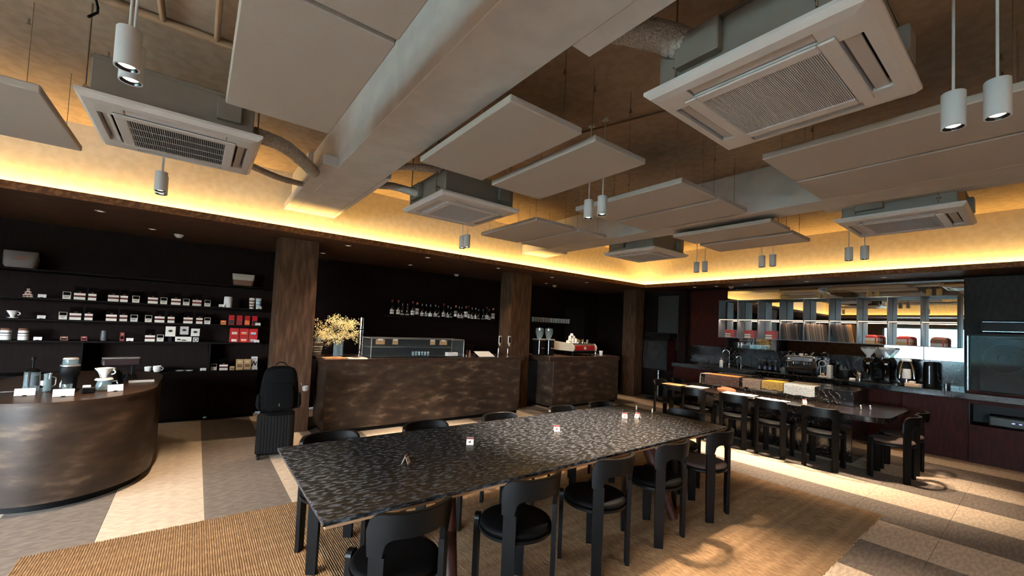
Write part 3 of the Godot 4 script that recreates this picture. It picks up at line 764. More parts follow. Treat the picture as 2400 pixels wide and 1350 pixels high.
func make_chair(lab: String, seat: Material) -> Node3D:
	# seat centre at the origin, back towards +z
	var t := thing("dining_chair", lab, "chair", Vector3.ZERO, 0, "black round-seat chairs")
	put(MB.new().lathe([Vector2(0, 0.428), Vector2(0.19, 0.428), Vector2(0.208, 0.436), Vector2(0.212, 0.447), Vector2(0.206, 0.458), Vector2(0.19, 0.464), Vector2(0.12, 0.468), Vector2(0, 0.469)], 40), "seat", seat, t)
	put(MB.new().lathe([Vector2(0.15, 0.402), Vector2(0.205, 0.402), Vector2(0.214, 0.408), Vector2(0.214, 0.424), Vector2(0.207, 0.4275), Vector2(0.15, 0.4275), Vector2(0.15, 0.402)], 40), "seat_frame", M.chair, t)
	for a in [-135.0, 135.0]:
		var g := MB.new()
		var an := deg_to_rad(a)
		g.xf = Transform3D(Basis(Vector3.UP, an), Vector3.ZERO)
		var pl := PackedVector2Array()
		pl.append_array([Vector2(-0.031, 0), Vector2(0.031, 0), Vector2(0.035, 0.30), Vector2(0.035, 0.44)])
		for k in 9:
			var th := PI * k / 8.0
			pl.append(Vector2(0.035 * cos(th), 0.44 + 0.03 * sin(th)))
		pl.append_array([Vector2(-0.035, 0.30)])
		g.prism(pl, 0.216, 0.244, true)
		put(g, "leg", M.chair, t)
	for a in [-45.0, 45.0]:
		var g := MB.new()
		g.xf = Transform3D(Basis(Vector3.UP, deg_to_rad(a)), Vector3.ZERO)
		g.prism(PackedVector2Array([Vector2(-0.031, 0), Vector2(0.031, 0), Vector2(0.035, 0.3), Vector2(0.035, 0.575), Vector2(-0.035, 0.575), Vector2(-0.035, 0.3)]), 0.216, 0.243)
		put(g, "leg", M.chair, t)
	# bent back: an arch that grows out of the two rear legs
	var g := MB.new()
	var S := 34
	var half := 0.2235
	var cols := []
	for i in S + 1:
		var s := lerpf(-half, half, float(i) / S)
		var q := absf(s)
		var top := 0.768
		if q > 0.15: top = 0.768 - (0.0735 - sqrt(maxf(0.0, 0.0735 * 0.0735 - (q - 0.15) * (q - 0.15))))
		var bot := 0.655
		if q > 0.153: bot = 0.572
		elif q > 0.098: bot = 0.60 + sqrt(maxf(0.0, 0.055 * 0.055 - (q - 0.098) * (q - 0.098)))
		cols.append([s, bot, top])
	var rad := 0.2295
	var at := func(s: float, y: float, off: float) -> Vector3:
		var an := s / rad
		var rr: float = rad + off + (y - 0.57) * 0.10
		return Vector3(sin(an) * rr, y, cos(an) * rr)
	for i in S:
		var a = cols[i]; var b = cols[i + 1]
		for off in [0.0135, -0.0135]:
			var sg := signf(off)
			var na := Vector3(sin(a[0] / rad), 0, cos(a[0] / rad)) * sg; var nb := Vector3(sin(b[0] / rad), 0, cos(b[0] / rad)) * sg
			var q0 := g.p(at.call(a[0], a[1] + 0.003, off), na); var q1 := g.p(at.call(b[0], b[1] + 0.003, off), nb)
			var q2 := g.p(at.call(b[0], b[2] - 0.003, off), nb); var q3 := g.p(at.call(a[0], a[2] - 0.003, off), na)
			g.tri(q0, q1, q2); g.tri(q0, q2, q3)
		for e in [[2, 1.0], [1, -1.0]]:
			var ya: float = a[e[0]]; var yb: float = b[e[0]]
			var tn: Vector3 = at.call(b[0], yb, 0.0) - at.call(a[0], ya, 0.0)
			var out := tn.cross(Vector3(sin(a[0] / rad), 0, cos(a[0] / rad))).normalized()
			if out.y * e[1] < 0: out = -out
			var k: float = 0.003 * e[1]
			g.quad(at.call(a[0], ya, 0.0105), at.call(b[0], yb, 0.0105), at.call(b[0], yb, -0.0105), at.call(a[0], ya, -0.0105), out)
			for off in [0.0135, -0.0135]:
				var rn := Vector3(sin(a[0] / rad), 0, cos(a[0] / rad)) * signf(off)
				g.quad(at.call(a[0], ya, off - signf(off) * 0.003), at.call(b[0], yb, off - signf(off) * 0.003), at.call(b[0], yb - k, off), at.call(a[0], ya - k, off), (out + rn).normalized())
	for e in [0, S]:
		var c = cols[e]
		g.quad(at.call(c[0], c[1], 0.0135), at.call(c[0], c[2], 0.0135), at.call(c[0], c[2], -0.0135), at.call(c[0], c[1], -0.0135), Vector3(-1 if e == 0 else 1, 0, 0))
	put(g, "backrest", M.chair, t)
	for sx in [-1, 1]:
		put(MB.new().cyl(Vector3(sx * 0.157, 0, 0.157), 0.006, 0.398, 0.403, 8), "bolt", M.steel, t)
	return t

func communal_table() -> void:
	var t := thing("communal_table", "long dark mottled stone table in the middle of the rug", "table", Vector3(2.27, 0.0106, -2.455))
	var xa := 0.472 - 2.27; var xb := 4.05 - 2.27
	put(MB.new().bx(xa, xb, 0.716, 0.7355, -0.607, 0.607, 0.003), "tabletop", M.granite, t)
	put(MB.new().bx(xa + 0.012, xb - 0.012, 0.698, 0.7155, -0.595, 0.595, 0.002), "top_core", M.core, t)
	for q in [[1.24, -2.2, 1.20, -1.99], [3.22, -2.2, 3.33, -1.95], [1.22, -2.72, 1.185, -2.93], [3.41, -2.72, 3.44, -2.93]]:
		var a := Vector3(q[0] - 2.27, 0.698, q[1] + 2.455); var b := Vector3(q[2] - 2.27, 0.0145, q[3] + 2.455)
		var pts := []
		for k in 9: pts.append(a.lerp(b, k / 8.0))
		put(MB.new().tube(pts, 0.06, 18, 0.036), "leg", M.redwood, t)
	put(MB.new().bx(-0.95, 0.95, 0.63, 0.6975, -0.04, 0.04, 0.006).bx(-0.92, -0.82, 0.64, 0.6975, -0.32, 0.32, 0.006).bx(0.82, 0.92, 0.64, 0.6975, -0.32, 0.32, 0.006), "under_frame", M.redwood, t)
	var ry := 0.0106
	var proto := make_chair("black chair on the near side of the long table, first from the left", M.leather)
	proto.position = Vector3(0.84, ry, -1.93); proto.rotation.y = 0.02
	var fx := [1.575, 2.28, 2.985, 3.73]
	for i in 4: copy(proto, Vector3(fx[i], ry, -1.93), [-0.03, 0.02, 0.0, 0.03][i], "black chair on the near side of the long table, %s from the left" % ORD[i + 1], "dining_chair")
	var bxs := [0.82, 1.555, 2.31, 3.13, 3.74]
	for i in 5: copy(proto, Vector3(bxs[i], ry, -2.965), PI + [0.03, -0.02, 0.0, 0.02, -0.03][i], "black chair on the counter side of the long table, %s from the left" % ORD[i], "dining_chair")
	copy(proto, Vector3(4.10, ry, -2.40), PI / 2, "black chair at the right end of the long table", "dining_chair")
	(get_node("dining_chair_004/seat") as MeshInstance3D).set_surface_override_material(0, M.suede)
	# little folded number cards
	var tc := [[1.058, -2.37, 0.9, "leftmost folded table card, standing side on"], [1.607, -2.52, -0.6, "second folded table card from the left"], [2.44, -2.50, -0.5, "third folded table card from the left"], [3.43, -2.56, -0.8, "left card of the close pair on the long table"], [3.56, -2.50, -1.65, "right card of the close pair on the long table"]]
	for q in tc:
		tent(Vector3(q[0], 0.7462, q[1]), q[2], q[3])
	for q in [[3.93, -2.78, "left"], [3.96, -2.60, "right"]]:  # small white blocks at the table end, not identified as any object
		var st := thing("white_stick", "small white upright block at the far table end, %s one" % q[2], "sugar stick", Vector3(q[0], 0.7462, q[1]), 0, "white blocks at the table end")
		put(MB.new().box(Vector3(0, 0.022, 0), Vector3(0.012, 0.044, 0.012), 0.003), "stick", M.white, st)

func tent(at: Vector3, turn: float, lab: String) -> void:
	var t := thing("table_card", lab, "table card", at, turn, "folded table cards")
	for s in [-1.0, 1.0]:
		var g := MB.new()
		g.xf = Transform3D(Basis(Vector3.RIGHT, -s * 0.38), Vector3(0, 0.0265, s * 0.0105))
		g.box(Vector3.ZERO, Vector3(0.05, 0.053, 0.0016))
		put(g, "leaf", M.paper, t)
		var b := MB.new(); b.xf = g.xf
		b.box(Vector3(0, 0.0195, s * 0.0012), Vector3(0.05, 0.0125, 0.0008))
		put(b, "band", M.redprint, t)
		var k := MB.new(); k.xf = g.xf
		k.box(Vector3(-0.002, -0.006, s * 0.0012), Vector3(0.016, 0.012, 0.0006)).box(Vector3(0.004, 0.002, s * 0.0013), Vector3(0.008, 0.004, 0.0006))
		put(k, "print", M.kraft, t)

func far_wall() -> void:
	# dark product shelving on the left
	for i in 3:
		var xa: float = [-2.5, -1.15, 0.2][i]
		var xb: float = [-1.155, 0.195, 0.835][i]
		var c := thing("base_cabinet", ["dark base cabinet under the product shelves, left one", "dark base cabinet under the product shelves, middle one", "dark base cabinet under the product shelves, beside the column"][i], "cabinet", Vector3((xa + xb) / 2, 0, -7.86), 0, "dark base cabinets")
		var w := xb - xa
		put(MB.new().bx(-w / 2, w / 2, 0.05, 0.705, -0.185, 0.165, 0.002), "body", M.darkwood, c)
		put(MB.new().bx(-w / 2 + 0.02, w / 2 - 0.02, 0, 0.05, -0.185, 0.12), "plinth", M.black, c)
		var n := 2 if w > 1 else 1
		for k in n:
			var a := -w / 2 + 0.004 + k * w / n
			put(MB.new().bx(a, a + w / n - 0.008, 0.055, 0.70, 0.166, 0.186, 0.002), "door", M.darkwood, c)
	tag(put(MB.new().bx(-2.5, 0.84, 0.706, 0.732, -8.045, -7.66, 0.003), "shelf_ledge", M.shelf), "dark ledge along the top of the base cabinets", "shelf")
	var sy := [1.165, 1.437, 1.703, 2.06]
	for i in 4:
		tag(put(MB.new().bx(-2.5, 0.84, sy[i] - 0.025, sy[i], -8.045, -7.69, 0.002), "wall_shelf", M.shelf), ["lower dark product shelf above the ledge", "middle dark product shelf", "upper dark product shelf", "topmost dark shelf, nearly empty"][i], "shelf", "dark product shelves")
	for x in [-1.16, 0.2]:
		tag(put(MB.new().bx(x - 0.01, x + 0.01, 0.732, 1.139, -8.045, -7.72, 0.002), "shelf_divider", M.shelf), "upright divider below the product shelves, %s" % ("left one" if x < 0 else "right one"), "divider")
	var rows := [
		[1, [[-1.351, 2], [-1.228, 0], [-1.111, 1], [-0.907, 0], [-0.800, 1], [-0.682, 2], [-0.500, 0], [-0.382, 2], [-0.245, 0], [-0.127, 2], [-0.001, 3], [0.127, 2]], "upper", 1.703],
		[0, [[-1.369, 2], [-1.252, 0], [-1.129, 1], [-0.911, 0], [-0.791, 1], [-0.685, 2], [-0.533, 2], [-0.411, 0], [-0.284, 1], [-0.090, 0], [0.044, 1], [0.142, 2]], "middle", 1.437],
		[2, [[-0.499, 0], [-0.389, 2]], "lower", 1.165],
		[3, [[0.264, 2], [0.385, 0]], "ledge", 0.732]]
	for r in rows:
		for i in r[1].size():
			var q = r[1][i]
			var lab := ""
			if q[1] == 2: lab = "framed coffee card, "
			else: lab = "dark coffee bag with white label, "
			if r[2] == "ledge": lab += "standing on the ledge near the column"
			elif r[2] == "lower": lab += "on the lower product shelf left of the art prints"
			else: lab += "%s in the row on the %s product shelf" % [ORD[i], r[2]]
			coffee(Vector3(q[0], r[3], -7.79), q[1], lab)
	# price cards on the shelves
	var cards := [[-1.554, 1.703, "upper shelf beside the stacked tins"], [0.302, 1.703, "upper shelf beside the white canister"], [0.895, 1.703, "upper shelf right of the paper cups"], [-1.544, 1.437, "middle shelf right of the white dripper"], [0.873, 1.437, "middle shelf right of the red bags"], [-1.558, 1.165, "lower shelf right of the jars"], [-0.705, 1.165, "lower shelf right of the slim box"], [0.884, 1.165, "lower shelf right of the red boxes"], [0.133, 0.732, "ledge left of the coffee bag"], [0.805, 0.732, "ledge beside the squiggle box"]]
	for q in cards:
		var x: float = minf(q[0], 0.795)
		price_card(Vector3(x, q[1], -7.735), 0.0, 0.072, 0.045, "small white price card on the " + q[2])
	# assorted goods
	var t := thing("tin_stack", "pyramid of small striped tins on the upper product shelf", "tins", Vector3(-1.687, 1.703, -7.8))
	for k in [[-0.03, 0.0], [0.0, 0.0], [0.03, 0.0], [-0.015, 0.035], [0.015, 0.035], [0.0, 0.07]]:
		var o := put(MB.new().cyl(Vector3(k[0], k[1], 0), 0.0145, 0.0, 0.034, 14), "tin", M.paper, t)
		put(MB.new().lathe([Vector2(0.0147, k[1] + 0.012), Vector2(0.0149, k[1] + 0.012), Vector2(0.0149, k[1] + 0.024), Vector2(0.0147, k[1] + 0.024)], 14, Vector3(k[0], 0, 0)), "band", M.redprint, o)
	lathe_thing("canister", "white canister on the upper product shelf", "canister", Vector3(0.384, 1.703, -7.8), [Vector2(0, 0), Vector2(0.05, 0), Vector2(0.054, 0.004), Vector2(0.054, 0.15), Vector2(0.051, 0.155), Vector2(0.051, 0.17), Vector2(0, 0.172)], M.white)
	cup_tall(Vector3(0.70, 1.703, -7.8), "brown printed paper cup on the upper shelf near the column", M.kraft)
	cup_tall(Vector3(0.79, 1.703, -7.8), "blue printed paper cup on the upper shelf near the column", M.blueprint)
	dripper(Vector3(-1.80, 1.437, -7.8), "white cone dripper on the middle product shelf at far left", 0.9)
	var rb := [[0.444, M.red, M.ink], [0.550, M.red, M.redprint], [0.654, M.red, M.orange], [0.755, M.red, M.ink]]
	for i in 4:
		var b := thing("red_coffee_bag", "small red coffee bag on the middle shelf, %s of four" % ORD[i], "coffee bag", Vector3(rb[i][0], 1.437, -7.8), 0, "red bags on the middle shelf")
		put(bag_shape(0.07, 0.15, 0.045), "bag", rb[i][1], b)
		put(MB.new().bx(-0.03, 0.03, 0.012, 0.075, 0.0225, 0.0245), "label", rb[i][2], b)
	box_thing("small_box", "small orange box beside the red coffee bags", Vector3(0.341, 1.437, -7.79), Vector3(0.07, 0.062, 0.05), M.orange, M.kraft)
	for i in 2:
		var j := thing("jar", "white labelled jar on the lower product shelf, %s" % ["at the left edge", "second from the left edge"][i], "jar", Vector3([-1.836, -1.692][i], 1.165, -7.79), 0, "white labelled jars")
		put(MB.new().lathe([Vector2(0, 0), Vector2(0.044, 0), Vector2(0.047, 0.004), Vector2(0.047, 0.11), Vector2(0.043, 0.118), Vector2(0, 0.118)], 24), "body", M.porcelain, j)
		put(MB.new().lathe([Vector2(0, 0.1185), Vector2(0.045, 0.1185), Vector2(0.045, 0.142), Vector2(0.042, 0.145), Vector2(0, 0.145)], 24), "lid", M.kraft, j)
		put(MB.new().lathe([Vector2(0.0472, 0.078), Vector2(0.048, 0.078), Vector2(0.048, 0.09), Vector2(0.0472, 0.09)], 24), "print", M.ink, j)
		put(MB.new().lathe([Vector2(0.0472, 0.05), Vector2(0.048, 0.05), Vector2(0.048, 0.056), Vector2(0.0472, 0.056)], 24), "print", M.ink, j)
	box_thing("small_box", "small brown box on the lower shelf, left of the red one", Vector3(-1.337, 1.165, -7.79), Vector3(0.073, 0.053, 0.05), M.kraft, M.bag)
	box_thing("small_box", "small dark red box on the lower shelf", Vector3(-1.155, 1.165, -7.79), Vector3(0.062, 0.058, 0.05), M.redprint, M.bag)
	lathe_thing("grey_tin", "tall grey tin on the lower product shelf", "tin", Vector3(-0.974, 1.165, -7.8), [Vector2(0, 0), Vector2(0.031, 0), Vector2(0.033, 0.003), Vector2(0.033, 0.12), Vector2(0.031, 0.124), Vector2(0.031, 0.136), Vector2(0, 0.138)], mat(Color(0.30, 0.30, 0.30), 0.5))
	box_thing("small_box", "slim dark maroon box on the lower product shelf", Vector3(-0.79, 1.165, -7.79), Vector3(0.045, 0.118, 0.035), M.redprint, M.bag)
	var arts := [[-0.281, 1.239, 0.113, 0.145, "white square art print with a black crest, raised on the lower shelf"], [-0.124, 1.271, 0.10, 0.119, "grey square art print with a dark animal drawing"], [0.007, 1.249, 0.104, 0.113, "pale grey art print beside the round sticker"], [-0.128, 1.168, 0.189, 0.071, "wide white art card lying below the prints"]]
	for q in arts:
		var a := thing("art_print", q[4], "print", Vector3(q[0], q[1] - (0.0 if q[1] < 1.2 else 0.07), -7.80 if q[1] > 1.2 else -7.765), 0, "art prints on the lower shelf")
		var up := 0.0 if q[1] < 1.2 else 0.07
		var base: Material = M.paper if q[1] < 1.26 else M.acflap
		if up > 0: put(MB.new().bx(-0.02, 0.02, 1.1655 - (q[1] - 0.07), up, -0.01, -0.004), "stand", M.black, a)
		put(MB.new().bx(-q[2] / 2, q[2] / 2, up, up + q[3], -0.003, 0.003, 0.001), "card", base, a)
		var g := MB.new()
		if q[2] > 0.15:
			g.bx(-0.07, -0.03, up + 0.02, up + 0.04, 0.003, 0.004).bx(-0.02, 0.03, up + 0.012, up + 0.028, 0.003, 0.004).bx(0.03, 0.05, up + 0.018, up + 0.022, 0.003, 0.004)
		else:
			var pl := PackedVector2Array()
			for k in 14:
				var rr := 0.030 * (1.0 if k % 2 == 0 else 0.55)
				pl.append(Vector2(rr * cos(TAU * k / 14.0) * 1.2, up + q[3] * 0.55 + rr * 0.8 * sin(TAU * k / 14.0)))
			g.prism(pl, 0.003, 0.004)
		put(g, "drawing", M.ink, a)
	var st := thing("round_sticker", "white card with a round dark logo below the prints", "sticker", Vector3(0.018, 1.165, -7.765))
	put(MB.new().bx(-0.0325, 0.0325, 0, 0.066, -0.003, 0.003, 0.001), "card", M.paper, st)
	var rg := MB.new(); rg.xf = Transform3D(Basis(Vector3.RIGHT, PI / 2), Vector3(0, 0.033, 0.003))
	rg.lathe([Vector2(0.016, 0), Vector2(0.016, 0.001), Vector2(0.026, 0.001), Vector2(0.026, 0)], 24)
	put(rg, "ring", M.ink, st)
	# red gift boxes, three wide and two high
	for i in 3:
		for k in 2:
			var b := thing("red_gift_box", "red box on the lower shelf, %s box of the %s layer" % [["left", "middle", "right"][i], ["bottom", "top"][k]], "box", Vector3([0.493, 0.62, 0.745][i], 1.165 + k * 0.112, -7.8), 0, "red boxes on the lower shelf")
			put(MB.new().bx(-0.06, 0.06, 0.0, 0.1115, -0.05, 0.05, 0.003), "box", M.red, b)
			put(MB.new().bx(-0.034, 0.034, 0.014, 0.05, 0.05, 0.0515), "label", [M.paper, M.orange, M.blueprint][i], b)
			put(MB.new().bx(-0.034, 0.034, 0.034, 0.05, 0.0515, 0.052), "print", M.paper, b)
	# ledge goods
	mug(Vector3(-0.496, 0.732, -7.78), 0.4, "white cup with dark print on the ledge, left one", 0.04, 0.075)
	mug(Vector3(-0.395, 0.732, -7.76), -0.3, "white cup with dark print on the ledge, right one", 0.047, 0.085)
	for i in 2:
		lathe_thing("saucer", "pale saucer on the dark ledge, %s one" % ["left", "right"][i], "saucer", Vector3([-0.14, -0.03][i], 0.732, -7.76), [Vector2(0, 0.002), Vector2(0.03, 0.002), Vector2(0.05, 0.012), Vector2(0.051, 0.014), Vector2(0.03, 0.006), Vector2(0, 0.005)], M.porcelain)
	box_thing("small_box", "small cream box on the ledge left of the tan pair", Vector3(0.495, 0.732, -7.77), Vector3(0.062, 0.058, 0.05), M.cream, M.kraft)
	for i in 2: box_thing("tan_box", "tan printed coffee box on the ledge, %s of the pair" % ["left", "right"][i], Vector3([0.590, 0.693][i], 0.732, -7.78), Vector3(0.094, 0.166, 0.06), M.cream, M.kraft)
	var nb := thing("squiggle_box", "white box with a bold black zigzag beside the column", "box", Vector3(0.79, 0.732, -7.83))
	put(MB.new().bx(-0.042, 0.042, 0, 0.2, -0.03, 0.03, 0.003), "box", M.white, nb)
	put(MB.new().prism(PackedVector2Array([Vector2(-0.038, 0.05), Vector2(-0.022, 0.05), Vector2(-0.006, 0.105), Vector2(0.006, 0.06), Vector2(0.02, 0.06), Vector2(0.038, 0.12), Vector2(0.026, 0.125), Vector2(0.014, 0.088), Vector2(0.002, 0.132), Vector2(-0.012, 0.132)]), 0.03, 0.0315), "zigzag", M.ink, nb)
	put(MB.new().bx(-0.025, 0.025, 0.165, 0.172, 0.03, 0.031), "print", M.ink, nb)
	# top shelf
	var sk := thing("coffee_sack", "folded pale sack lying on the topmost shelf at far left", "sack", Vector3(-1.78, 2.06, -7.84))
	put(MB.new().loft([[Vector3(0, 0.0, 0), 0.12, 0.08, 4.0], [Vector3(0, 0.04, 0), 0.14, 0.09, 3.5], [Vector3(0.005, 0.12, 0), 0.147, 0.085, 3.5], [Vector3(0.0, 0.19, 0), 0.147, 0.04, 4.0], [Vector3(0, 0.215, 0), 0.145, 0.012, 4.0]], 32), "sack", mat(Color(0.40, 0.37, 0.35), 0.85), sk)
	put(MB.new().bx(-0.06, 0.05, 0.10, 0.12, 0.085, 0.09).bx(-0.02, 0.08, 0.13, 0.15, 0.08, 0.086), "print", M.kraft, sk)
	var tb := thing("coffee_sack", "two-tone white and brown bag on the topmost shelf near the column", "sack", Vector3(0.567, 2.06, -7.84))
	put(MB.new().loft([[Vector3(0, 0, 0), 0.13, 0.07, 5.0], [Vector3(0, 0.09, 0), 0.14, 0.08, 5.0]], 32), "lower", M.kraft, tb)
	put(MB.new().loft([[Vector3(0, 0.0905, 0), 0.14, 0.08, 5.0], [Vector3(0, 0.15, 0), 0.148, 0.06, 5.0], [Vector3(0, 0.19, 0), 0.15, 0.015, 5.0]], 32), "upper", M.paper, tb)
	# wine shelf
	tag(put(MB.new().bx(2.96, 6.0, 1.69, 1.72, -8.045, -7.70, 0.003), "bottle_shelf", M.darkwood), "long dark wall shelf holding the wine bottles", "shelf")
	var bx := [3.043, 3.163, 3.263, 3.355, 3.471, 3.578, 3.672, 3.775, 3.874, 3.972, 4.061, 4.175, 4.272, 4.362, 4.464, 4.55, 4.632, 4.717, 4.797, 4.89, 4.972, 5.074, 5.18, 5.278, 5.365, 5.452]
	var kinds := [0, 0, 3, 3, 0, 2, 1, 1, 1, 1, 3, 0, 1, 3, 2, 1, 1, 2, 0, 1, 1, 3, 3, 0, 1, 2]
	var proto := {}
	for i in bx.size():
		var lab: String = "dark wine bottle, %s from the left on the long shelf" % ORD[i]
		var k: int = kinds[i]
		var at := Vector3(bx[i], 1.72, -7.84 + 0.02 * sin(i * 2.3))
		if proto.has(k):
			copy(proto[k], at, rng.randf_range(-0.5, 0.5), lab, "wine_bottle")
		else:
			var w := thing("wine_bottle", lab, "bottle", at, 0, "wine bottles on the long shelf")
			var h: float = [0.31, 0.27, 0.29, 0.25][k]
			put(MB.new().lathe([Vector2(0, 0), Vector2(0.036, 0), Vector2(0.038, 0.004), Vector2(0.038, h * 0.6), Vector2(0.033, h * 0.67), Vector2(0.018, h * 0.74), Vector2(0.0145, h * 0.8), Vector2(0.0145, h * 0.93)], 20), "glass", M.bottle if k != 2 else M.amber, w)
			put(MB.new().lathe([Vector2(0.0155, h * 0.86), Vector2(0.0165, h * 0.86), Vector2(0.0165, h), Vector2(0, h)], 16), "capsule", [M.redprint, M.bottle, M.orange, M.bottle][k], w)
			var lo: float = [0.03, 0.02, 0.05, 0.02][k]; var hi: float = [0.115, 0.085, 0.17, 0.045][k]
			put(MB.new().lathe([Vector2(0.0381, lo), Vector2(0.0386, lo), Vector2(0.0386, hi), Vector2(0.0381, hi)], 20), "label", [M.white, M.white, M.paper, M.acflap][k], w)
			put(MB.new().lathe([Vector2(0.0386, lo + (hi - lo) * 0.5), Vector2(0.0389, lo + (hi - lo) * 0.5), Vector2(0.0389, lo + (hi - lo) * 0.62), Vector2(0.0386, lo + (hi - lo) * 0.62)], 20), "print", M.ink, w)
			proto[k] = w
	# glasses on the shelf to the right
	tag(put(MB.new().bx(6.5, 8.2, 1.72, 1.75, -8.045, -7.70, 0.003), "glass_shelf", M.darkwood), "dark wall shelf holding the row of glasses", "shelf")
	var gl: Node3D
	for i in 15:
		var lab := "clear tumbler, %s from the left in the row of glasses" % ORD[i]
		var at := Vector3(6.66 + i * 0.09, 1.75, -7.82)
		if gl: copy(gl, at, 0, lab, "tumbler")
		else:
			gl = thing("tumbler", lab, "glass", at, 0, "tumblers on the shelf")
			put(MB.new().lathe([Vector2(0, 0), Vector2(0.03, 0), Vector2(0.037, 0.115), Vector2(0.035, 0.115), Vector2(0.028, 0.008), Vector2(0, 0.008)], 18), "bowl", glass(0.35, Color(0.85, 0.88, 0.88)), gl)
			put(MB.new().lathe([Vector2(0.0352, 0.112), Vector2(0.0374, 0.112), Vector2(0.0374, 0.117), Vector2(0.0352, 0.117)], 18), "rim", M.porcelain, gl)
	var dr := struct(MB.new().bx(8.0, 8.75, 0, 2.2, -8.045, -8.0, 0.003), "door_1", mat(Color(0.07, 0.08, 0.095), 0.5), "dark blue-grey service door behind the espresso machine", "door")
	put(MB.new().cyl(Vector3(0, 0, 0), 0.02, 0, 0.05, 12), "handle", M.steel, dr).transform = Transform3D(Basis(Vector3.RIGHT, PI / 2), Vector3(8.1, 1.02, -8.0))

func bag_shape(w: float, h: float, d: float) -> MB:
	var g := MB.new()
	g.xf = Transform3D(Basis(Vector3.UP, PI / 2), Vector3.ZERO)
	g.prism(PackedVector2Array([Vector2(-d / 2, 0), Vector2(d / 2, 0), Vector2(d / 2, h * 0.55), Vector2(d * 0.32, h * 0.75), Vector2(0.005, h * 0.93), Vector2(0.005, h), Vector2(-0.005, h), Vector2(-0.005, h * 0.93), Vector2(-d * 0.32, h * 0.75), Vector2(-d / 2, h * 0.55)]), -w / 2, w / 2)
	return g

var coffee_proto := {}
func coffee(at: Vector3, k: int, lab: String) -> void:
	var called := "coffee_card" if k == 2 else "coffee_bag"
	if coffee_proto.has(k):
		copy(coffee_proto[k], at, 0, lab, called); return
	var t := thing(called, lab, "card" if k == 2 else "coffee bag", at, 0, "coffee cards on the wall shelves" if k == 2 else "coffee bags on the wall shelves")
	if k == 2:
		put(MB.new().bx(-0.038, 0.038, 0, 0.098, -0.02, 0.0), "backing", M.bag, t)
		put(MB.new().bx(-0.037, 0.037, 0.0, 0.052, 0.0, 0.003, 0.001), "text_panel", M.paper, t)
		put(MB.new().bx(-0.037, 0.037, 0.092, 0.096, 0.0, 0.002).bx(-0.037, -0.033, 0.052, 0.092, 0.0, 0.002).bx(0.033, 0.037, 0.052, 0.092, 0.0, 0.002), "border", M.paper, t)
		put(MB.new().bx(-0.025, 0.025, 0.036, 0.042, 0.003, 0.0035).bx(-0.025, 0.015, 0.022, 0.026, 0.003, 0.0035), "print", M.ink, t)
	else:
		var w: float = [0.107, 0.077, 0.0, 0.107][k]
		put(bag_shape(w, 0.175, 0.06), "bag", M.bag, t)
		put(MB.new().bx(-w / 2, w / 2, 0.0, 0.036, 0.031, 0.034, 0.001), "price_card", M.paper, t)
		put(MB.new().bx(-w / 2, w / 2, 0.06, 0.086, 0.0302, 0.0322), "label", M.paper, t)
		put(MB.new().bx(-w / 2, w / 2, 0.046, 0.060, 0.0302, 0.0318), "band", M.redprint if k != 3 else M.red, t)
		put(MB.new().bx(-0.012, 0.012, 0.096, 0.106, 0.0225, 0.030), "badge", M.redprint, t)
	coffee_proto[k] = t

func price_card(at: Vector3, turn: float, w: float, h: float, lab: String) -> void:
	var t := thing("price_card", lab, "price card", at, turn, "white price cards")
	var g := MB.new()
	g.xf = Transform3D(Basis(Vector3.RIGHT, -0.22), Vector3(0, 0, 0.012))
	g.bx(-w / 2, w / 2, 0.0035, h, -0.001, 0.001)
	put(g, "card", M.white, t)
	put(MB.new().bx(-0.012, 0.012, 0, 0.008, -0.004, 0.02, 0.001), "foot", M.black, t)
	var k := MB.new(); k.xf = g.xf
	k.bx(-w * 0.35, w * 0.2, h * 0.70, h * 0.76, 0.001, 0.0015).bx(-w * 0.35, w * 0.33, h * 0.5, h * 0.54, 0.001, 0.0015)
	put(k, "print", M.acflap, t)

func lathe_thing(called: String, lab: String, cat: String, at: Vector3, prof: Array, m: Material, seg := 24) -> Node3D:
	var o := put(MB.new().lathe(prof, seg), called, m)
	tag(o, lab, cat)
	o.position = at
	return o

func box_thing(called: String, lab: String, at: Vector3, s: Vector3, m: Material, m2: Material) -> void:
	var t := thing(called, lab, "box", at)
	put(MB.new().bx(-s.x / 2, s.x / 2, 0, s.y, -s.z / 2, s.z / 2, 0.002), "box", m, t)
	put(MB.new().bx(-s.x * 0.35, s.x * 0.35, s.y * 0.25, s.y * 0.55, s.z / 2, s.z / 2 + 0.0012), "label", m2, t)
	put(MB.new().bx(-s.x * 0.2, s.x * 0.2, s.y * 0.75, s.y * 0.82, s.z / 2, s.z / 2 + 0.001), "print", M.paper, t)

func cup_tall(at: Vector3, lab: String, m: Material) -> void:
	var t := thing("paper_cup", lab, "cup", at, 0, "paper cups on the upper shelf")
	put(MB.new().lathe([Vector2(0, 0), Vector2(0.030, 0), Vector2(0.040, 0.17), Vector2(0.042, 0.172), Vector2(0.040, 0.174), Vector2(0.037, 0.17), Vector2(0.028, 0.006), Vector2(0, 0.006)], 24), "cup", M.white, t)
	for k in 3: put(MB.new().lathe([Vector2(0.0318 + k * 0.0027, 0.02 + k * 0.045), Vector2(0.0322 + k * 0.0027, 0.02 + k * 0.045), Vector2(0.0334 + k * 0.0027, 0.045 + k * 0.045), Vector2(0.0330 + k * 0.0027, 0.045 + k * 0.045)], 24), "print", m, t)

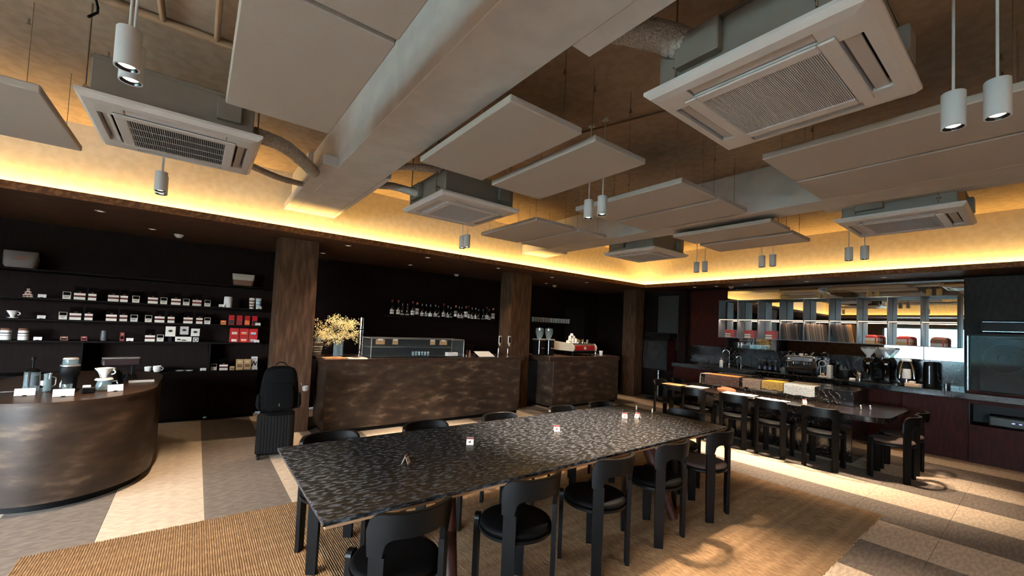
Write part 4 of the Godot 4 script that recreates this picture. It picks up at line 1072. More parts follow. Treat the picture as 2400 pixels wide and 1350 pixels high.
func mug(at: Vector3, turn: float, lab: String, r: float, h: float, m: Material = null) -> Node3D:
	var t := thing("mug", lab, "mug", at, turn)
	var mm: Material = m if m else M.porcelain
	put(MB.new().lathe([Vector2(0, 0), Vector2(r * 0.75, 0), Vector2(r * 0.95, h * 0.3), Vector2(r, h), Vector2(r * 0.93, h), Vector2(r * 0.86, h * 0.35), Vector2(r * 0.6, h * 0.08), Vector2(0, h * 0.08)], 28), "cup", mm, t)
	var pts := []
	for k in 9:
		var a := -PI / 2 + PI * k / 8.0
		pts.append(Vector3(r * 0.92 + cos(a) * h * 0.3, h * 0.55 + sin(a) * h * 0.28, 0))
	put(MB.new().tube(pts, h * 0.06, 8), "handle", mm, t)
	return t

func dripper(at: Vector3, lab: String, k := 1.0) -> Node3D:
	var t := thing("coffee_dripper", lab, "dripper", at)
	put(MB.new().lathe([Vector2(0, 0.012), Vector2(0.02, 0.012), Vector2(0.022, 0.03), Vector2(0.058, 0.098), Vector2(0.06, 0.1), Vector2(0.055, 0.1), Vector2(0.018, 0.03), Vector2(0, 0.03)].map(func(q): return q * k), 32), "cone", M.porcelain, t)
	put(MB.new().lathe([Vector2(0, 0), Vector2(0.055, 0.0), Vector2(0.058, 0.004), Vector2(0.055, 0.009), Vector2(0, 0.012)].map(func(q): return q * k), 32), "saucer", M.porcelain, t)
	var pts := []
	for i in 9:
		var a := -PI / 2 + PI * i / 8.0
		pts.append(Vector3(0.045 + cos(a) * 0.026, 0.06 + sin(a) * 0.02, 0) * k)
	put(MB.new().tube(pts, 0.005 * k, 8), "handle", M.porcelain, t)
	return t

func oval(cx: float, hw: float, z0: float, z1: float, b: float) -> PackedVector2Array:
	# a long counter with elliptic ends, outline as (x, z); z0 is the near end
	var pl := PackedVector2Array()
	for k in 33:
		var a := PI * k / 32.0
		pl.append(Vector2(cx + hw * cos(a), z0 - b + b * sin(a)))
	for k in 33:
		var a := PI + PI * k / 32.0
		pl.append(Vector2(cx + hw * cos(a), z1 + b + b * sin(a)))
	return pl

func tea_island() -> void:
	var t := thing("oval_counter", "oval display counter with a curved smoky timber side at far left", "counter", Vector3.ZERO)
	put(MB.new().slab(oval(-0.885, 0.56, -4.82, -6.95, 0.68), 0.0, 0.07, true), "plinth", M.black, t)
	put(MB.new().slab(oval(-0.885, 0.615, -4.745, -7.0, 0.74), 0.07, 0.828, true), "body", M.cladding, t)
	put(MB.new().slab(oval(-0.885, 0.622, -4.738, -7.008, 0.745), 0.8285, 0.85, true), "top", M.countertop, t)
	var y := 0.85
	price_card(Vector3(-1.085, y, -5.166), 0.1, 0.115, 0.062, "white price card on the oval counter, left one")
	price_card(Vector3(-0.839, y, -5.024), 0.05, 0.125, 0.064, "white price card on the oval counter, middle one")
	price_card(Vector3(-0.545, y, -5.20), 0.25, 0.105, 0.062, "white price card on the oval counter before the glass server")
	var sc := thing("coffee_scale", "small black scale with a pale blue display", "scale", Vector3(-0.712, y, -5.16), 0.1)
	put(MB.new().bx(-0.042, 0.042, 0, 0.055, -0.035, 0.035, 0.008), "body", M.black, sc)
	var dsp := MB.new(); dsp.xf = Transform3D(Basis(Vector3.RIGHT, -0.7), Vector3(-0.012, 0.055, 0.022))
	dsp.box(Vector3(0, 0.004, 0), Vector3(0.05, 0.034, 0.004), 0.001)
	put(dsp, "display", glow(Color(0.55, 0.85, 0.82), 0.7), sc)
	var sv := thing("glass_server", "glass coffee server with a white collar below the dripper", "server", Vector3(-0.634, y, -5.29))
	put(MB.new().lathe([Vector2(0, 0), Vector2(0.05, 0), Vector2(0.058, 0.008), Vector2(0.056, 0.05), Vector2(0.045, 0.085), Vector2(0.047, 0.095), Vector2(0.044, 0.095), Vector2(0.042, 0.085), Vector2(0.053, 0.05), Vector2(0.055, 0.01), Vector2(0, 0.004)], 32), "bowl", M.smoke, sv)
	put(MB.new().lathe([Vector2(0.046, 0.0955), Vector2(0.062, 0.0955), Vector2(0.064, 0.1), Vector2(0.062, 0.105), Vector2(0.046, 0.105)], 32), "collar", M.porcelain, sv)
	put(MB.new().tube([Vector3(0.05, 0.08, 0), Vector3(0.085, 0.085, 0), Vector3(0.092, 0.05, 0), Vector3(0.06, 0.025, 0)], 0.006, 8), "handle", M.smoke, sv)
	dripper(Vector3(-0.634, y + 0.1055, -5.29), "white cone dripper on the glass server", 1.0)
	var lid := lathe_thing("server_lid", "round black lid lying left of the glass server", "lid", Vector3(-0.72, y, -5.30), [Vector2(0, 0), Vector2(0.045, 0), Vector2(0.048, 0.006), Vector2(0.04, 0.016), Vector2(0, 0.018)], M.black)
	var tw := thing("folded_towel", "white rolled towel on the right end of the oval counter", "towel", Vector3(-0.41, y, -5.77), 0.18)
	put(MB.new().tube([Vector3(-0.1, 0.012, 0), Vector3(-0.05, 0.0125, 0), Vector3(0.05, 0.0125, 0), Vector3(0.1, 0.012, 0)], 0.012, 14), "roll", M.white, tw)
	put(MB.new().bx(-0.1, 0.1, 0.0005, 0.006, 0.005, 0.028, 0.002), "flap", M.white, tw)
	# electric grinder
	var g := thing("coffee_grinder", "black coffee grinder with a round clear lid on the oval counter", "grinder", Vector3(-0.86, y, -5.30))
	put(MB.new().bx(-0.06, 0.06, 0, 0.02, -0.08, 0.07, 0.006), "foot", M.black, g)
	put(MB.new().loft([[Vector3(0, 0.02, -0.03), 0.045, 0.045, 3.0], [Vector3(0, 0.13, -0.03), 0.048, 0.05, 3.0], [Vector3(0, 0.15, -0.01), 0.062, 0.07, 2.6], [Vector3(0, 0.21, -0.01), 0.068, 0.072, 2.4], [Vector3(0, 0.225, -0.01), 0.064, 0.066, 2.2]], 28), "body", M.black, g)
	put(MB.new().lathe([Vector2(0.06, 0.2255), Vector2(0.064, 0.228), Vector2(0.064, 0.236), Vector2(0.058, 0.24)], 28, Vector3(0, 0, -0.01)), "ring", M.alu, g)
	put(MB.new().lathe([Vector2(0.052, 0.238), Vector2(0.05, 0.285), Vector2(0.047, 0.285), Vector2(0.049, 0.24)], 28, Vector3(0, 0, -0.01)), "hopper", M.smoke, g)
	put(MB.new().lathe([Vector2(0, 0.286), Vector2(0.05, 0.286), Vector2(0.051, 0.29), Vector2(0.045, 0.3), Vector2(0, 0.302)], 28, Vector3(0, 0, -0.01)), "lid", M.acflap, g)
	put(MB.new().lathe([Vector2(0, 0.021), Vector2(0.03, 0.021), Vector2(0.033, 0.07), Vector2(0.031, 0.075), Vector2(0, 0.075)], 20, Vector3(0, 0, 0.045)), "bin", M.smoke, g)
	# plunger pot
	var p := thing("french_press", "tall plunger pot with chrome bars on the oval counter", "coffee maker", Vector3(-1.105, y, -5.42), 0.3)
	put(MB.new().lathe([Vector2(0, 0.004), Vector2(0.044, 0.004), Vector2(0.046, 0.01), Vector2(0.046, 0.17), Vector2(0.043, 0.17), Vector2(0.043, 0.012), Vector2(0, 0.01)], 28), "beaker", M.smoke, p)
	put(MB.new().lathe([Vector2(0, 0.171), Vector2(0.048, 0.171), Vector2(0.05, 0.18), Vector2(0.03, 0.2), Vector2(0.006, 0.205), Vector2(0.005, 0.27), Vector2(0, 0.27)], 28), "lid", M.black, p)
	put(MB.new().lathe([Vector2(0, 0.27), Vector2(0.014, 0.272), Vector2(0.016, 0.29), Vector2(0.01, 0.3), Vector2(0, 0.3)], 16), "knob", M.black, p)
	for k in 4:
		var a := TAU * k / 4 + 0.5
		put(MB.new().rod(Vector3(cos(a) * 0.05, 0.0, sin(a) * 0.05), Vector3(cos(a) * 0.05, 0.172, sin(a) * 0.05), 0.005, 8), "bar", M.chrome, p)
	put(MB.new().tube([Vector3(0.052, 0.15, 0), Vector3(0.09, 0.15, 0), Vector3(0.09, 0.04, 0), Vector3(0.052, 0.03, 0)], 0.008, 8), "handle", M.black, p)
	put(MB.new().lathe([Vector2(0.02, 0.05), Vector2(0.042, 0.05), Vector2(0.042, 0.14), Vector2(0.02, 0.14)], 24), "coffee", mat(Color(0.45, 0.47, 0.52), 0.3), p)
	var bt := thing("milk_pitcher", "slim clear pitcher right of the plunger pot", "pitcher", Vector3(-1.0, y, -5.36))
	put(MB.new().lathe([Vector2(0, 0.003), Vector2(0.026, 0.003), Vector2(0.024, 0.14), Vector2(0.028, 0.16), Vector2(0.026, 0.16), Vector2(0.022, 0.14), Vector2(0.023, 0.008), Vector2(0, 0.008)], 20), "body", M.smoke, bt)
	put(MB.new().tube([Vector3(0.025, 0.13, 0), Vector3(0.05, 0.12, 0), Vector3(0.05, 0.06, 0), Vector3(0.025, 0.04, 0)], 0.004, 6), "handle", M.smoke, bt)
	var kt := thing("drip_kettle", "dark kettle with a long angled spout behind the dripper", "kettle", Vector3(-0.62, y, -5.75), 2.7)
	put(MB.new().lathe([Vector2(0, 0), Vector2(0.07, 0), Vector2(0.073, 0.01), Vector2(0.055, 0.12), Vector2(0.045, 0.135), Vector2(0, 0.14)], 28), "body", M.black, kt)
	put(MB.new().tube([Vector3(0.065, 0.03, 0), Vector3(0.11, 0.06, 0), Vector3(0.13, 0.11, 0), Vector3(0.165, 0.15, 0)], 0.009, 8, 0.006), "spout", M.alu, kt)
	put(MB.new().tube([Vector3(-0.05, 0.12, 0), Vector3(-0.11, 0.15, 0), Vector3(-0.115, 0.08, 0), Vector3(-0.1, 0.03, 0)], 0.009, 8), "handle", M.black, kt)
	put(MB.new().cyl(Vector3(0, 0, 0), 0.012, 0.14, 0.16, 12), "knob", M.alu, kt)
	var rs := thing("sample_roaster", "dark maroon counter roaster at the back of the oval counter", "roaster", Vector3(-0.62, y, -6.2), 0.2)
	put(MB.new().bx(-0.13, 0.13, 0.0, 0.03, -0.1, 0.1, 0.006), "base", M.black, rs)
	put(MB.new().bx(-0.11, -0.08, 0.03, 0.14, -0.06, 0.06, 0.004), "leg", M.black, rs)
	put(MB.new().bx(0.08, 0.11, 0.03, 0.14, -0.06, 0.06, 0.004), "leg", M.black, rs)
	put(MB.new().bx(-0.15, 0.15, 0.14, 0.21, -0.09, 0.09, 0.012), "drum", mat(Color(0.13, 0.035, 0.032), 0.6), rs)
	put(MB.new().bx(-0.152, 0.152, 0.2105, 0.225, -0.05, 0.05, 0.004), "tray", M.alu, rs)
	price_card(Vector3(-1.12, y, -5.75), 0.0, 0.06, 0.05, "little white card behind the plunger pot")
	lathe_thing("salt_shaker", "tiny white pourer left of the black grinder", "pourer", Vector3(-0.955, y, -5.62), [Vector2(0, 0), Vector2(0.016, 0), Vector2(0.018, 0.03), Vector2(0.01, 0.05), Vector2(0.006, 0.065), Vector2(0, 0.066)], M.porcelain, 16)
	var sp := thing("coffee_spoon", "pale wooden spoon lying at the left edge of the oval counter", "spoon", Vector3(-1.25, y, -5.35), 0.2)
	put(MB.new().tube([Vector3(-0.14, 0.012, 0), Vector3(0.0, 0.012, 0.005), Vector3(0.06, 0.012, 0)], 0.006, 8), "handle", M.alu, sp)
	put(MB.new().loft([[Vector3(0.085, 0.001, 0), 0.014, 0.012, 2.0], [Vector3(0.085, 0.008, 0), 0.026, 0.02, 2.0], [Vector3(0.085, 0.016, 0), 0.028, 0.022, 2.0]], 20), "bowl", M.alu, sp)
	luggage()

func luggage() -> void:
	var s := thing("suitcase", "black ribbed cabin suitcase standing by the broad column", "suitcase", Vector3(0.80, 0, -5.40), -0.18)
	put(MB.new().bx(-0.185, 0.185, 0.045, 0.515, -0.12, 0.12, 0.03), "shell", M.black, s)
	for k in 10: put(MB.new().bx(-0.142 + k * 0.0315 - 0.0085, -0.142 + k * 0.0315 + 0.0085, 0.075, 0.485, 0.117, 0.1265, 0.004), "rib", M.chair, s)
	for k in 6: put(MB.new().bx(0.182, 0.1905, 0.08, 0.48, -0.088 + k * 0.035 - 0.009, -0.088 + k * 0.035 + 0.009, 0.004), "rib", M.chair, s)
	put(MB.new().bx(-0.187, 0.187, 0.05, 0.51, -0.006, 0.006, 0.002), "frame_seam", M.steel, s)
	for sx in [-1, 1]:
		for sz in [-1, 1]:
			var w := put(MB.new().bx(sx * 0.15 - 0.02, sx * 0.15 + 0.02, 0.032, 0.046, sz * 0.085 - 0.02, sz * 0.085 + 0.02, 0.004), "wheel_mount", M.black, s)
			var g := MB.new(); g.xf = Transform3D(Basis(Vector3.FORWARD, PI / 2), Vector3(sx * 0.15, 0.022, sz * 0.085))
			g.lathe([Vector2(0, -0.012), Vector2(0.02, -0.012), Vector2(0.022, -0.008), Vector2(0.022, 0.008), Vector2(0.02, 0.012), Vector2(0, 0.012)], 18)
			put(g, "wheel", M.black, w)
	put(MB.new().tube([Vector3(-0.06, 0.515, 0), Vector3(-0.055, 0.535, 0), Vector3(0.055, 0.535, 0), Vector3(0.06, 0.515, 0)], 0.007, 8), "handle", M.black, s)
	put(MB.new().rod(Vector3(-0.05, 0.515, -0.08), Vector3(-0.05, 0.60, -0.08), 0.006, 8).rod(Vector3(0.05, 0.515, -0.08), Vector3(0.05, 0.60, -0.08), 0.006, 8), "trolley_tube", M.black, s)
	# backpack resting on the case
	var fab := mat(Color(0.022, 0.021, 0.022), 0.9, 0.0, 0.2)
	var b := thing("backpack", "black backpack resting on top of the suitcase", "backpack", Vector3(0.81, 0.545, -5.36), -0.12)
	put(MB.new().loft([[Vector3(0, 0.0, 0), 0.16, 0.075, 3.5], [Vector3(0, 0.015, 0), 0.185, 0.095, 3.2], [Vector3(0, 0.15, 0.0), 0.198, 0.11, 3.0], [Vector3(0, 0.30, 0), 0.185, 0.1, 3.0], [Vector3(0, 0.41, 0), 0.165, 0.085, 2.8], [Vector3(0, 0.46, -0.005), 0.14, 0.065, 2.6], [Vector3(0, 0.485, -0.01), 0.085, 0.035, 2.4], [Vector3(0, 0.49, -0.01), 0.02, 0.01, 2.2]], 40), "body", fab, b)
	put(MB.new().loft([[Vector3(0, 0.02, 0.085), 0.12, 0.02, 3.0], [Vector3(0, 0.04, 0.1), 0.145, 0.03, 3.0], [Vector3(0, 0.2, 0.1), 0.145, 0.03, 3.0], [Vector3(0, 0.29, 0.09), 0.125, 0.022, 3.0], [Vector3(0, 0.31, 0.085), 0.1, 0.012, 3.0]], 32), "front_pocket", fab, b)
	var arc := []
	for k in 11:
		var a := PI * k / 10.0
		arc.append(Vector3(cos(a) * 0.06, 0.475 + sin(a) * 0.055, -0.02))
	put(MB.new().tube(arc, 0.0075, 8), "top_handle", M.black, b)
	put(MB.new().bx(-0.004, 0.004, 0.05, 0.085, 0.128, 0.132, 0.001), "zip_pull", M.steel, b)
	for sx in [-1, 1]:
		put(MB.new().loft([[Vector3(sx * 0.19, 0.01, 0), 0.02, 0.06, 2.5], [Vector3(sx * 0.2, 0.05, 0), 0.028, 0.07, 2.5], [Vector3(sx * 0.196, 0.17, 0), 0.024, 0.07, 2.5]], 20), "side_pocket", fab, b)
	var zp := []
	for k in 15:
		var a := PI * k / 14.0
		zp.append(Vector3(cos(a) * 0.168, 0.30 + sin(a) * 0.15, 0.058 - 0.012 * sin(a) + 0.03 * (1.0 - absf(cos(a)))))
	put(MB.new().tube(zp, 0.004, 6), "zip", M.black, b)
	var m := mug(Vector3(1.065, 0.745, -5.30), 0.6, "small steel camping cup clipped to the backpack side", 0.035, 0.055, M.alu)
	put(MB.new().tube([Vector3(-0.035, 0.05, 0), Vector3(-0.05, 0.075, -0.01), Vector3(-0.045, 0.10, -0.02)], 0.003, 6), "clip", M.steel, m)

func bars() -> void:
	# main bar
	var c := thing("bar_counter", "long bar counter with a smoky brown front behind the table", "counter", Vector3.ZERO)
	put(MB.new().bx(1.50, 4.86, 0, 0.06, -6.62, -6.06), "plinth", M.black, c)
	put(MB.new().bx(1.46, 4.865, 0.06, 0.99, -6.65, -6.01, 0.003), "front", M.cladding, c)
	put(MB.new().slab(PackedVector2Array([Vector2(1.42, -6.9), Vector2(4.865, -6.9), Vector2(4.865, -6.37), Vector2(4.93, -6.37), Vector2(4.93, -5.985), Vector2(1.42, -5.985)]), 0.9905, 1.04), "top", M.countertop, c)
	var Y := 1.04
	# display case
	var k := thing("display_case", "low glass pastry case with thin metal edges on the bar", "display case", Vector3(2.9, Y, -6.36))
	var hx := 0.80; var hz := 0.21; var h := 0.295
	put(MB.new().bx(-hx, hx, 0, 0.012, -hz, hz, 0.002), "base", M.black, k)
	put(MB.new().bx(-hx, hx, 0.012, h, hz - 0.005, hz), "pane", M.dimglass, k)
	put(MB.new().bx(-hx, -hx + 0.005, 0.012, h, -hz, hz - 0.006), "pane", M.dimglass, k)
	put(MB.new().bx(hx - 0.005, hx, 0.012, h, -hz, hz - 0.006), "pane", M.dimglass, k)
	put(MB.new().bx(-hx, hx, h, h + 0.006, -hz, hz), "pane", M.dimglass, k)
	for e in [[-hx, -hz], [-hx, hz], [hx, -hz], [hx, hz]]:
		put(MB.new().box(Vector3(e[0], h / 2, e[1]), Vector3(0.01, h, 0.01), 0.001), "edge", M.alu, k)
	put(MB.new().box(Vector3(0, h + 0.002, hz), Vector3(hx * 2, 0.008, 0.01), 0.001), "edge", M.alu, k)
	put(MB.new().box(Vector3(0, h + 0.002, -hz), Vector3(hx * 2, 0.008, 0.01), 0.001), "edge", M.alu, k)
	put(MB.new().box(Vector3(-hx, h + 0.002, 0), Vector3(0.01, 0.008, hz * 2), 0.001), "edge", M.alu, k)
	put(MB.new().box(Vector3(hx, h + 0.002, 0), Vector3(0.01, 0.008, hz * 2), 0.001), "edge", M.alu, k)
	put(MB.new().bx(-hx + 0.02, hx - 0.02, 0.15, 0.156, -hz + 0.02, 0.05), "shelf", M.smoke, k)
	put(MB.new().bx(-hx + 0.02, hx - 0.02, 0.012, 0.26, -hz + 0.006, -hz + 0.014), "back_panel", M.black, k)
	for i in 4:
		var px: float = [-0.62, -0.38, 0.27, 0.47][i]
		var tg := thing("case_tag", "cream tag hanging inside the pastry case, %s from the left" % ORD[i], "tag", Vector3(2.9 + px, Y + 0.2, -6.28), 0, "cream tags in the pastry case")
		put(MB.new().bx(-0.07 if i % 3 == 0 else -0.045, 0.07 if i % 3 == 0 else 0.045, 0.0, 0.075, -0.002, 0.002, 0.001), "tag", M.cream, tg)
		put(MB.new().bx(-0.04, 0.04, 0.06, 0.085, -0.003, 0.003, 0.001), "clip", M.white, tg)
	for i in 6:
		lathe_thing("dessert_glass", "empty dessert glass in the pastry case, %s from the left" % ORD[i], "glass", Vector3(2.9 + 0.0 + i * 0.055 - 0.04, Y + 0.012, -6.36), [Vector2(0, 0), Vector2(0.018, 0), Vector2(0.022, 0.07), Vector2(0.02, 0.07), Vector2(0.016, 0.006), Vector2(0, 0.006)], M.smoke, 14).set_meta("group", "dessert glasses in the case")
	box_thing("tissue_box", "white napkin box inside the right end of the pastry case", Vector3(3.55, Y + 0.012, -6.30), Vector3(0.2, 0.06, 0.1), M.white, M.paper)
	# magazines
	for i in 5:
		var q: Array = [[1.60, -6.13, 0.12, M.cream, "yellow illustrated magazine, bottom of the left pile"], [1.59, -6.14, -0.1, M.orange, "orange magazine on the left pile"], [1.585, -6.15, 0.3, M.cream, "tan magazine on top of the left pile"], [1.90, -6.13, -0.15, M.paper, "cream magazine, bottom of the right pile"], [1.885, -6.14, 0.1, M.white, "white magazine on top of the right pile"]][i]
		var mz := thing("magazine", q[4], "magazine", Vector3(q[0], Y + [0.0, 0.0062, 0.0124, 0.0, 0.0062][i], q[1]), q[2], "magazines on the bar")
		put(MB.new().bx(-0.13, 0.13, 0, 0.006, -0.095, 0.095, 0.002), "pages", q[3], mz)
		put(MB.new().bx(-0.05, 0.04, 0.006, 0.0064, -0.06, 0.05), "picture", M.redprint if i < 3 else M.kraft, mz)
	flowers(Vector3(1.69, Y, -6.5))
	var pot := thing("white_pot", "white ribbed bucket pot behind the dried flowers", "pot", Vector3(1.50, Y, -6.81))
	put(MB.new().lathe([Vector2(0, 0), Vector2(0.055, 0), Vector2(0.075, 0.17), Vector2(0.08, 0.175), Vector2(0.08, 0.2), Vector2(0.072, 0.2), Vector2(0.05, 0.01), Vector2(0, 0.01)], 28), "bucket", M.white, pot)
	for q in 3: put(MB.new().lathe([Vector2(0.062 + q * 0.005, 0.045 + q * 0.04), Vector2(0.066 + q * 0.005, 0.049 + q * 0.04), Vector2(0.063 + q * 0.005, 0.053 + q * 0.04)], 28), "ridge", M.white, pot)
	put(MB.new().cyl(Vector3.ZERO, 0.045, 0.2, 0.27, 20), "tin", M.alu, pot)
	var tw := thing("drink_tower", "slim chrome drink tower behind the pastry case", "dispenser", Vector3(2.12, Y, -6.72))
	put(MB.new().lathe([Vector2(0, 0), Vector2(0.06, 0), Vector2(0.06, 0.02), Vector2(0.04, 0.03), Vector2(0.037, 0.5), Vector2(0.035, 0.6), Vector2(0, 0.605)], 24), "column", M.chrome, tw)
	put(MB.new().lathe([Vector2(0.0375, 0.40), Vector2(0.045, 0.40), Vector2(0.045, 0.42), Vector2(0.0375, 0.42)], 24), "collar", M.black, tw)
	# beer taps
	for i in 2:
		var t := thing("beer_tap", "slim tap with a white-framed black handle, %s one" % ["left", "right"][i], "tap", Vector3([4.42, 4.635][i], Y, -6.12), 0.15, "beer taps on the bar")
		put(MB.new().cyl(Vector3.ZERO, 0.03, 0, 0.01, 18), "flange", M.chrome, t)
		put(MB.new().tube([Vector3(0, 0.01, 0), Vector3(0.0, 0.14, 0), Vector3(0.012, 0.19, 0.0), Vector3(0.035, 0.215, 0.0), Vector3(0.05, 0.21, 0)], 0.011, 12), "neck", M.chrome, t)
		put(MB.new().rod(Vector3(0.03, 0.205, 0), Vector3(0.028, 0.245, 0), 0.014, 12), "valve", M.porcelain, t)
		put(MB.new().bx(-0.002, 0.058, 0.245, 0.385, -0.012, 0.012, 0.004), "handle", M.white, t)
		put(MB.new().bx(0.007, 0.049, 0.258, 0.372, 0.0121, 0.0135), "badge", M.blackgloss, t)
	var bd := thing("menu_board", "white menu sheets lying on the bar before the taps", "menu", Vector3(4.14, Y, -6.16), 0.05)
	var bs := MB.new(); bs.xf = Transform3D(Basis(Vector3.RIGHT, 0.42), Vector3(0, 0.047, 0))
	bs.bx(-0.17, 0.17, 0, 0.008, -0.1, 0.1, 0.002)
	put(bs, "sheets", M.white, bd)
	put(MB.new().bx(-0.12, 0.12, 0, 0.07, -0.09, -0.075, 0.002), "prop", M.black, bd)
	var pos := thing("card_terminal", "dark till screen facing the barista behind the menu", "till", Vector3(4.05, Y, -6.5), 0.4)
	put(MB.new().bx(-0.07, 0.07, 0, 0.015, -0.05, 0.05, 0.004), "foot", M.black, pos)
	put(MB.new().bx(-0.012, 0.012, 0.015, 0.08, -0.02, 0.0, 0.002), "stem", M.black, pos)
	var scr := MB.new(); scr.xf = Transform3D(Basis(Vector3.RIGHT, 0.35), Vector3(0, 0.14, -0.01))
	scr.box(Vector3.ZERO, Vector3(0.24, 0.16, 0.015), 0.004)
	put(scr, "screen", M.blackgloss, pos)
	for i in 2: lathe_thing("sauce_bottle", "small brown bottle beside the pastry case, %s one" % ["left", "right"][i], "bottle", Vector3(3.785 + i * 0.06, Y, -6.18), [Vector2(0, 0), Vector2(0.022, 0), Vector2(0.023, 0.07), Vector2(0.012, 0.09), Vector2(0.011, 0.115), Vector2(0, 0.116)], M.amber if i == 0 else M.kraft, 16)
	# black cooler in the gap and the second bar
	var f := thing("bar_fridge", "black under-counter cooler in the gap between the two bars", "cooler", Vector3(5.24, 0, -6.63))
	put(MB.new().bx(-0.0, 0.3, 0.02, 0.95, -0.3, 0.28, 0.004), "body", M.black, f)
	put(MB.new().bx(0.006, 0.294, 0.06, 0.93, 0.281, 0.30, 0.004), "door", M.blackgloss, f)
	f.position = Vector3(5.395, 0, -6.75)
	f.get_child(0).position = Vector3(-0.02, 0, 0); f.get_child(1).position = Vector3(-0.02, 0, 0)
	var d := thing("coffee_counter", "shorter bar counter carrying the red espresso machine", "counter", Vector3.ZERO)
	put(MB.new().bx(5.75, 7.70, 0, 0.05, -6.7, -6.03), "plinth", M.black, d)
	put(MB.new().bx(5.69, 7.73, 0.05, 0.95, -6.75, -5.985, 0.003), "front", M.cladding, d)
	put(MB.new().bx(5.56, 7.75, 0.9505, 1.04, -6.75, -5.965, 0.004), "top", M.countertop, d)
	for i in 2:
		var g := thing("bar_grinder", "tall black grinder with a clear bean hopper, %s one" % ["left", "right"][i], "grinder", Vector3([5.67, 5.93][i], Y, -6.42), 0, "grinders on the second bar")
		put(MB.new().bx(-0.085, 0.085, 0, 0.31, -0.12, 0.1, 0.012), "body", M.black, g)
		put(MB.new().bx(-0.09, -0.07, 0.02, 0.31, 0.085, 0.104, 0.004), "trim", M.steel, g)
		put(MB.new().bx(-0.09, 0.09, 0.3105, 0.34, -0.12, 0.11, 0.006), "head", M.alu, g)
		put(MB.new().lathe([Vector2(0.03, 0.34), Vector2(0.06, 0.38), Vector2(0.088, 0.47), Vector2(0.085, 0.54), Vector2(0.08, 0.54), Vector2(0.083, 0.47), Vector2(0.055, 0.385), Vector2(0.028, 0.345)], 24), "hopper", M.smoke, g)
		put(MB.new().lathe([Vector2(0, 0.541), Vector2(0.086, 0.541), Vector2(0.086, 0.556), Vector2(0.02, 0.562), Vector2(0.02, 0.575), Vector2(0, 0.576)], 24), "lid", M.smoke, g)
		put(MB.new().tube([Vector3(-0.03, 0.16, 0.1), Vector3(-0.03, 0.15, 0.15), Vector3(0.03, 0.15, 0.15), Vector3(0.03, 0.16, 0.1)], 0.006, 6), "fork", M.chrome, g)
	espresso()

func flowers(at: Vector3) -> void:
	var t := thing("dried_flowers", "big bunch of dried yellow flowers in glass vases on the bar", "flowers", at)
	for q in [[0.0, 0.0, 0.27], [0.075, -0.02, 0.25]]:
		put(MB.new().lathe([Vector2(0, 0.003), Vector2(0.034, 0.003), Vector2(0.036, 0.01), Vector2(0.036, q[2]), Vector2(0.033, q[2]), Vector2(0.033, 0.014), Vector2(0, 0.012)], 20, Vector3(q[0], 0, q[1])), "vase", M.smoke, t)
	var st := MB.new()
	var bl := MB.new(); var bl2 := MB.new()
	var r := RandomNumberGenerator.new(); r.seed = 5
	for i in 150:
		var a := r.randf() * TAU
		var up := r.randf()
		var rad := 0.30 * sqrt(r.randf())
		var top := Vector3(0.02 + cos(a) * rad * 1.15, 0.20 + 0.42 * up * (1.0 - rad * 1.1) + 0.06, sin(a) * rad * 0.8)
		if i < 26:
			top = Vector3(0.02 + cos(a) * (0.26 + 0.10 * r.randf()), 0.14 + 0.24 * r.randf(), sin(a) * 0.2)
		var foot := Vector3(0.075 if i % 2 else 0.0, 0.2, -0.01)
		var mid := foot.lerp(top, 0.55) + Vector3(0, 0.07, 0)
		if i % 3 == 0: st.tube([foot - Vector3(0, 0.15, 0), foot, mid, top], 0.0016, 4)
		for k in 20:
			var c := top.lerp(mid, r.randf() * 0.55) + Vector3(r.randfn() * 0.017, r.randfn() * 0.017, r.randfn() * 0.017)
			var s := r.randf_range(0.0045, 0.009)
			var b := bl if (i + k) % 3 else bl2
			var e := [Vector3.UP, Vector3.DOWN]
			var ro := r.randf() * TAU
			var ring := []
			for m in 4: ring.append(Vector3(cos(ro + m * PI / 2), r.randf_range(-0.3, 0.3), sin(ro + m * PI / 2)))
			for pole in e:
				for m in 4:
					b.face3(c + pole * s * 0.8, c + ring[m] * s, c + ring[(m + 1) % 4] * s, pole + ring[m])
	var so := put(st, "stems", mat(Color(0.33, 0.26, 0.12), 0.8), t)
	so.set_meta("kind", "stuff")
	var f1 := mat(Color(0.84, 0.74, 0.46), 0.85); var f2 := mat(Color(0.92, 0.87, 0.68), 0.85)
	f1.backlight_enabled = true; f1.backlight = Color(0.3, 0.22, 0.08)
	var bo := put(bl, "blossoms", f1, t); bo.set_meta("kind", "stuff")
	var b2 := put(bl2, "pale_blossoms", f2, t); b2.set_meta("kind", "stuff")

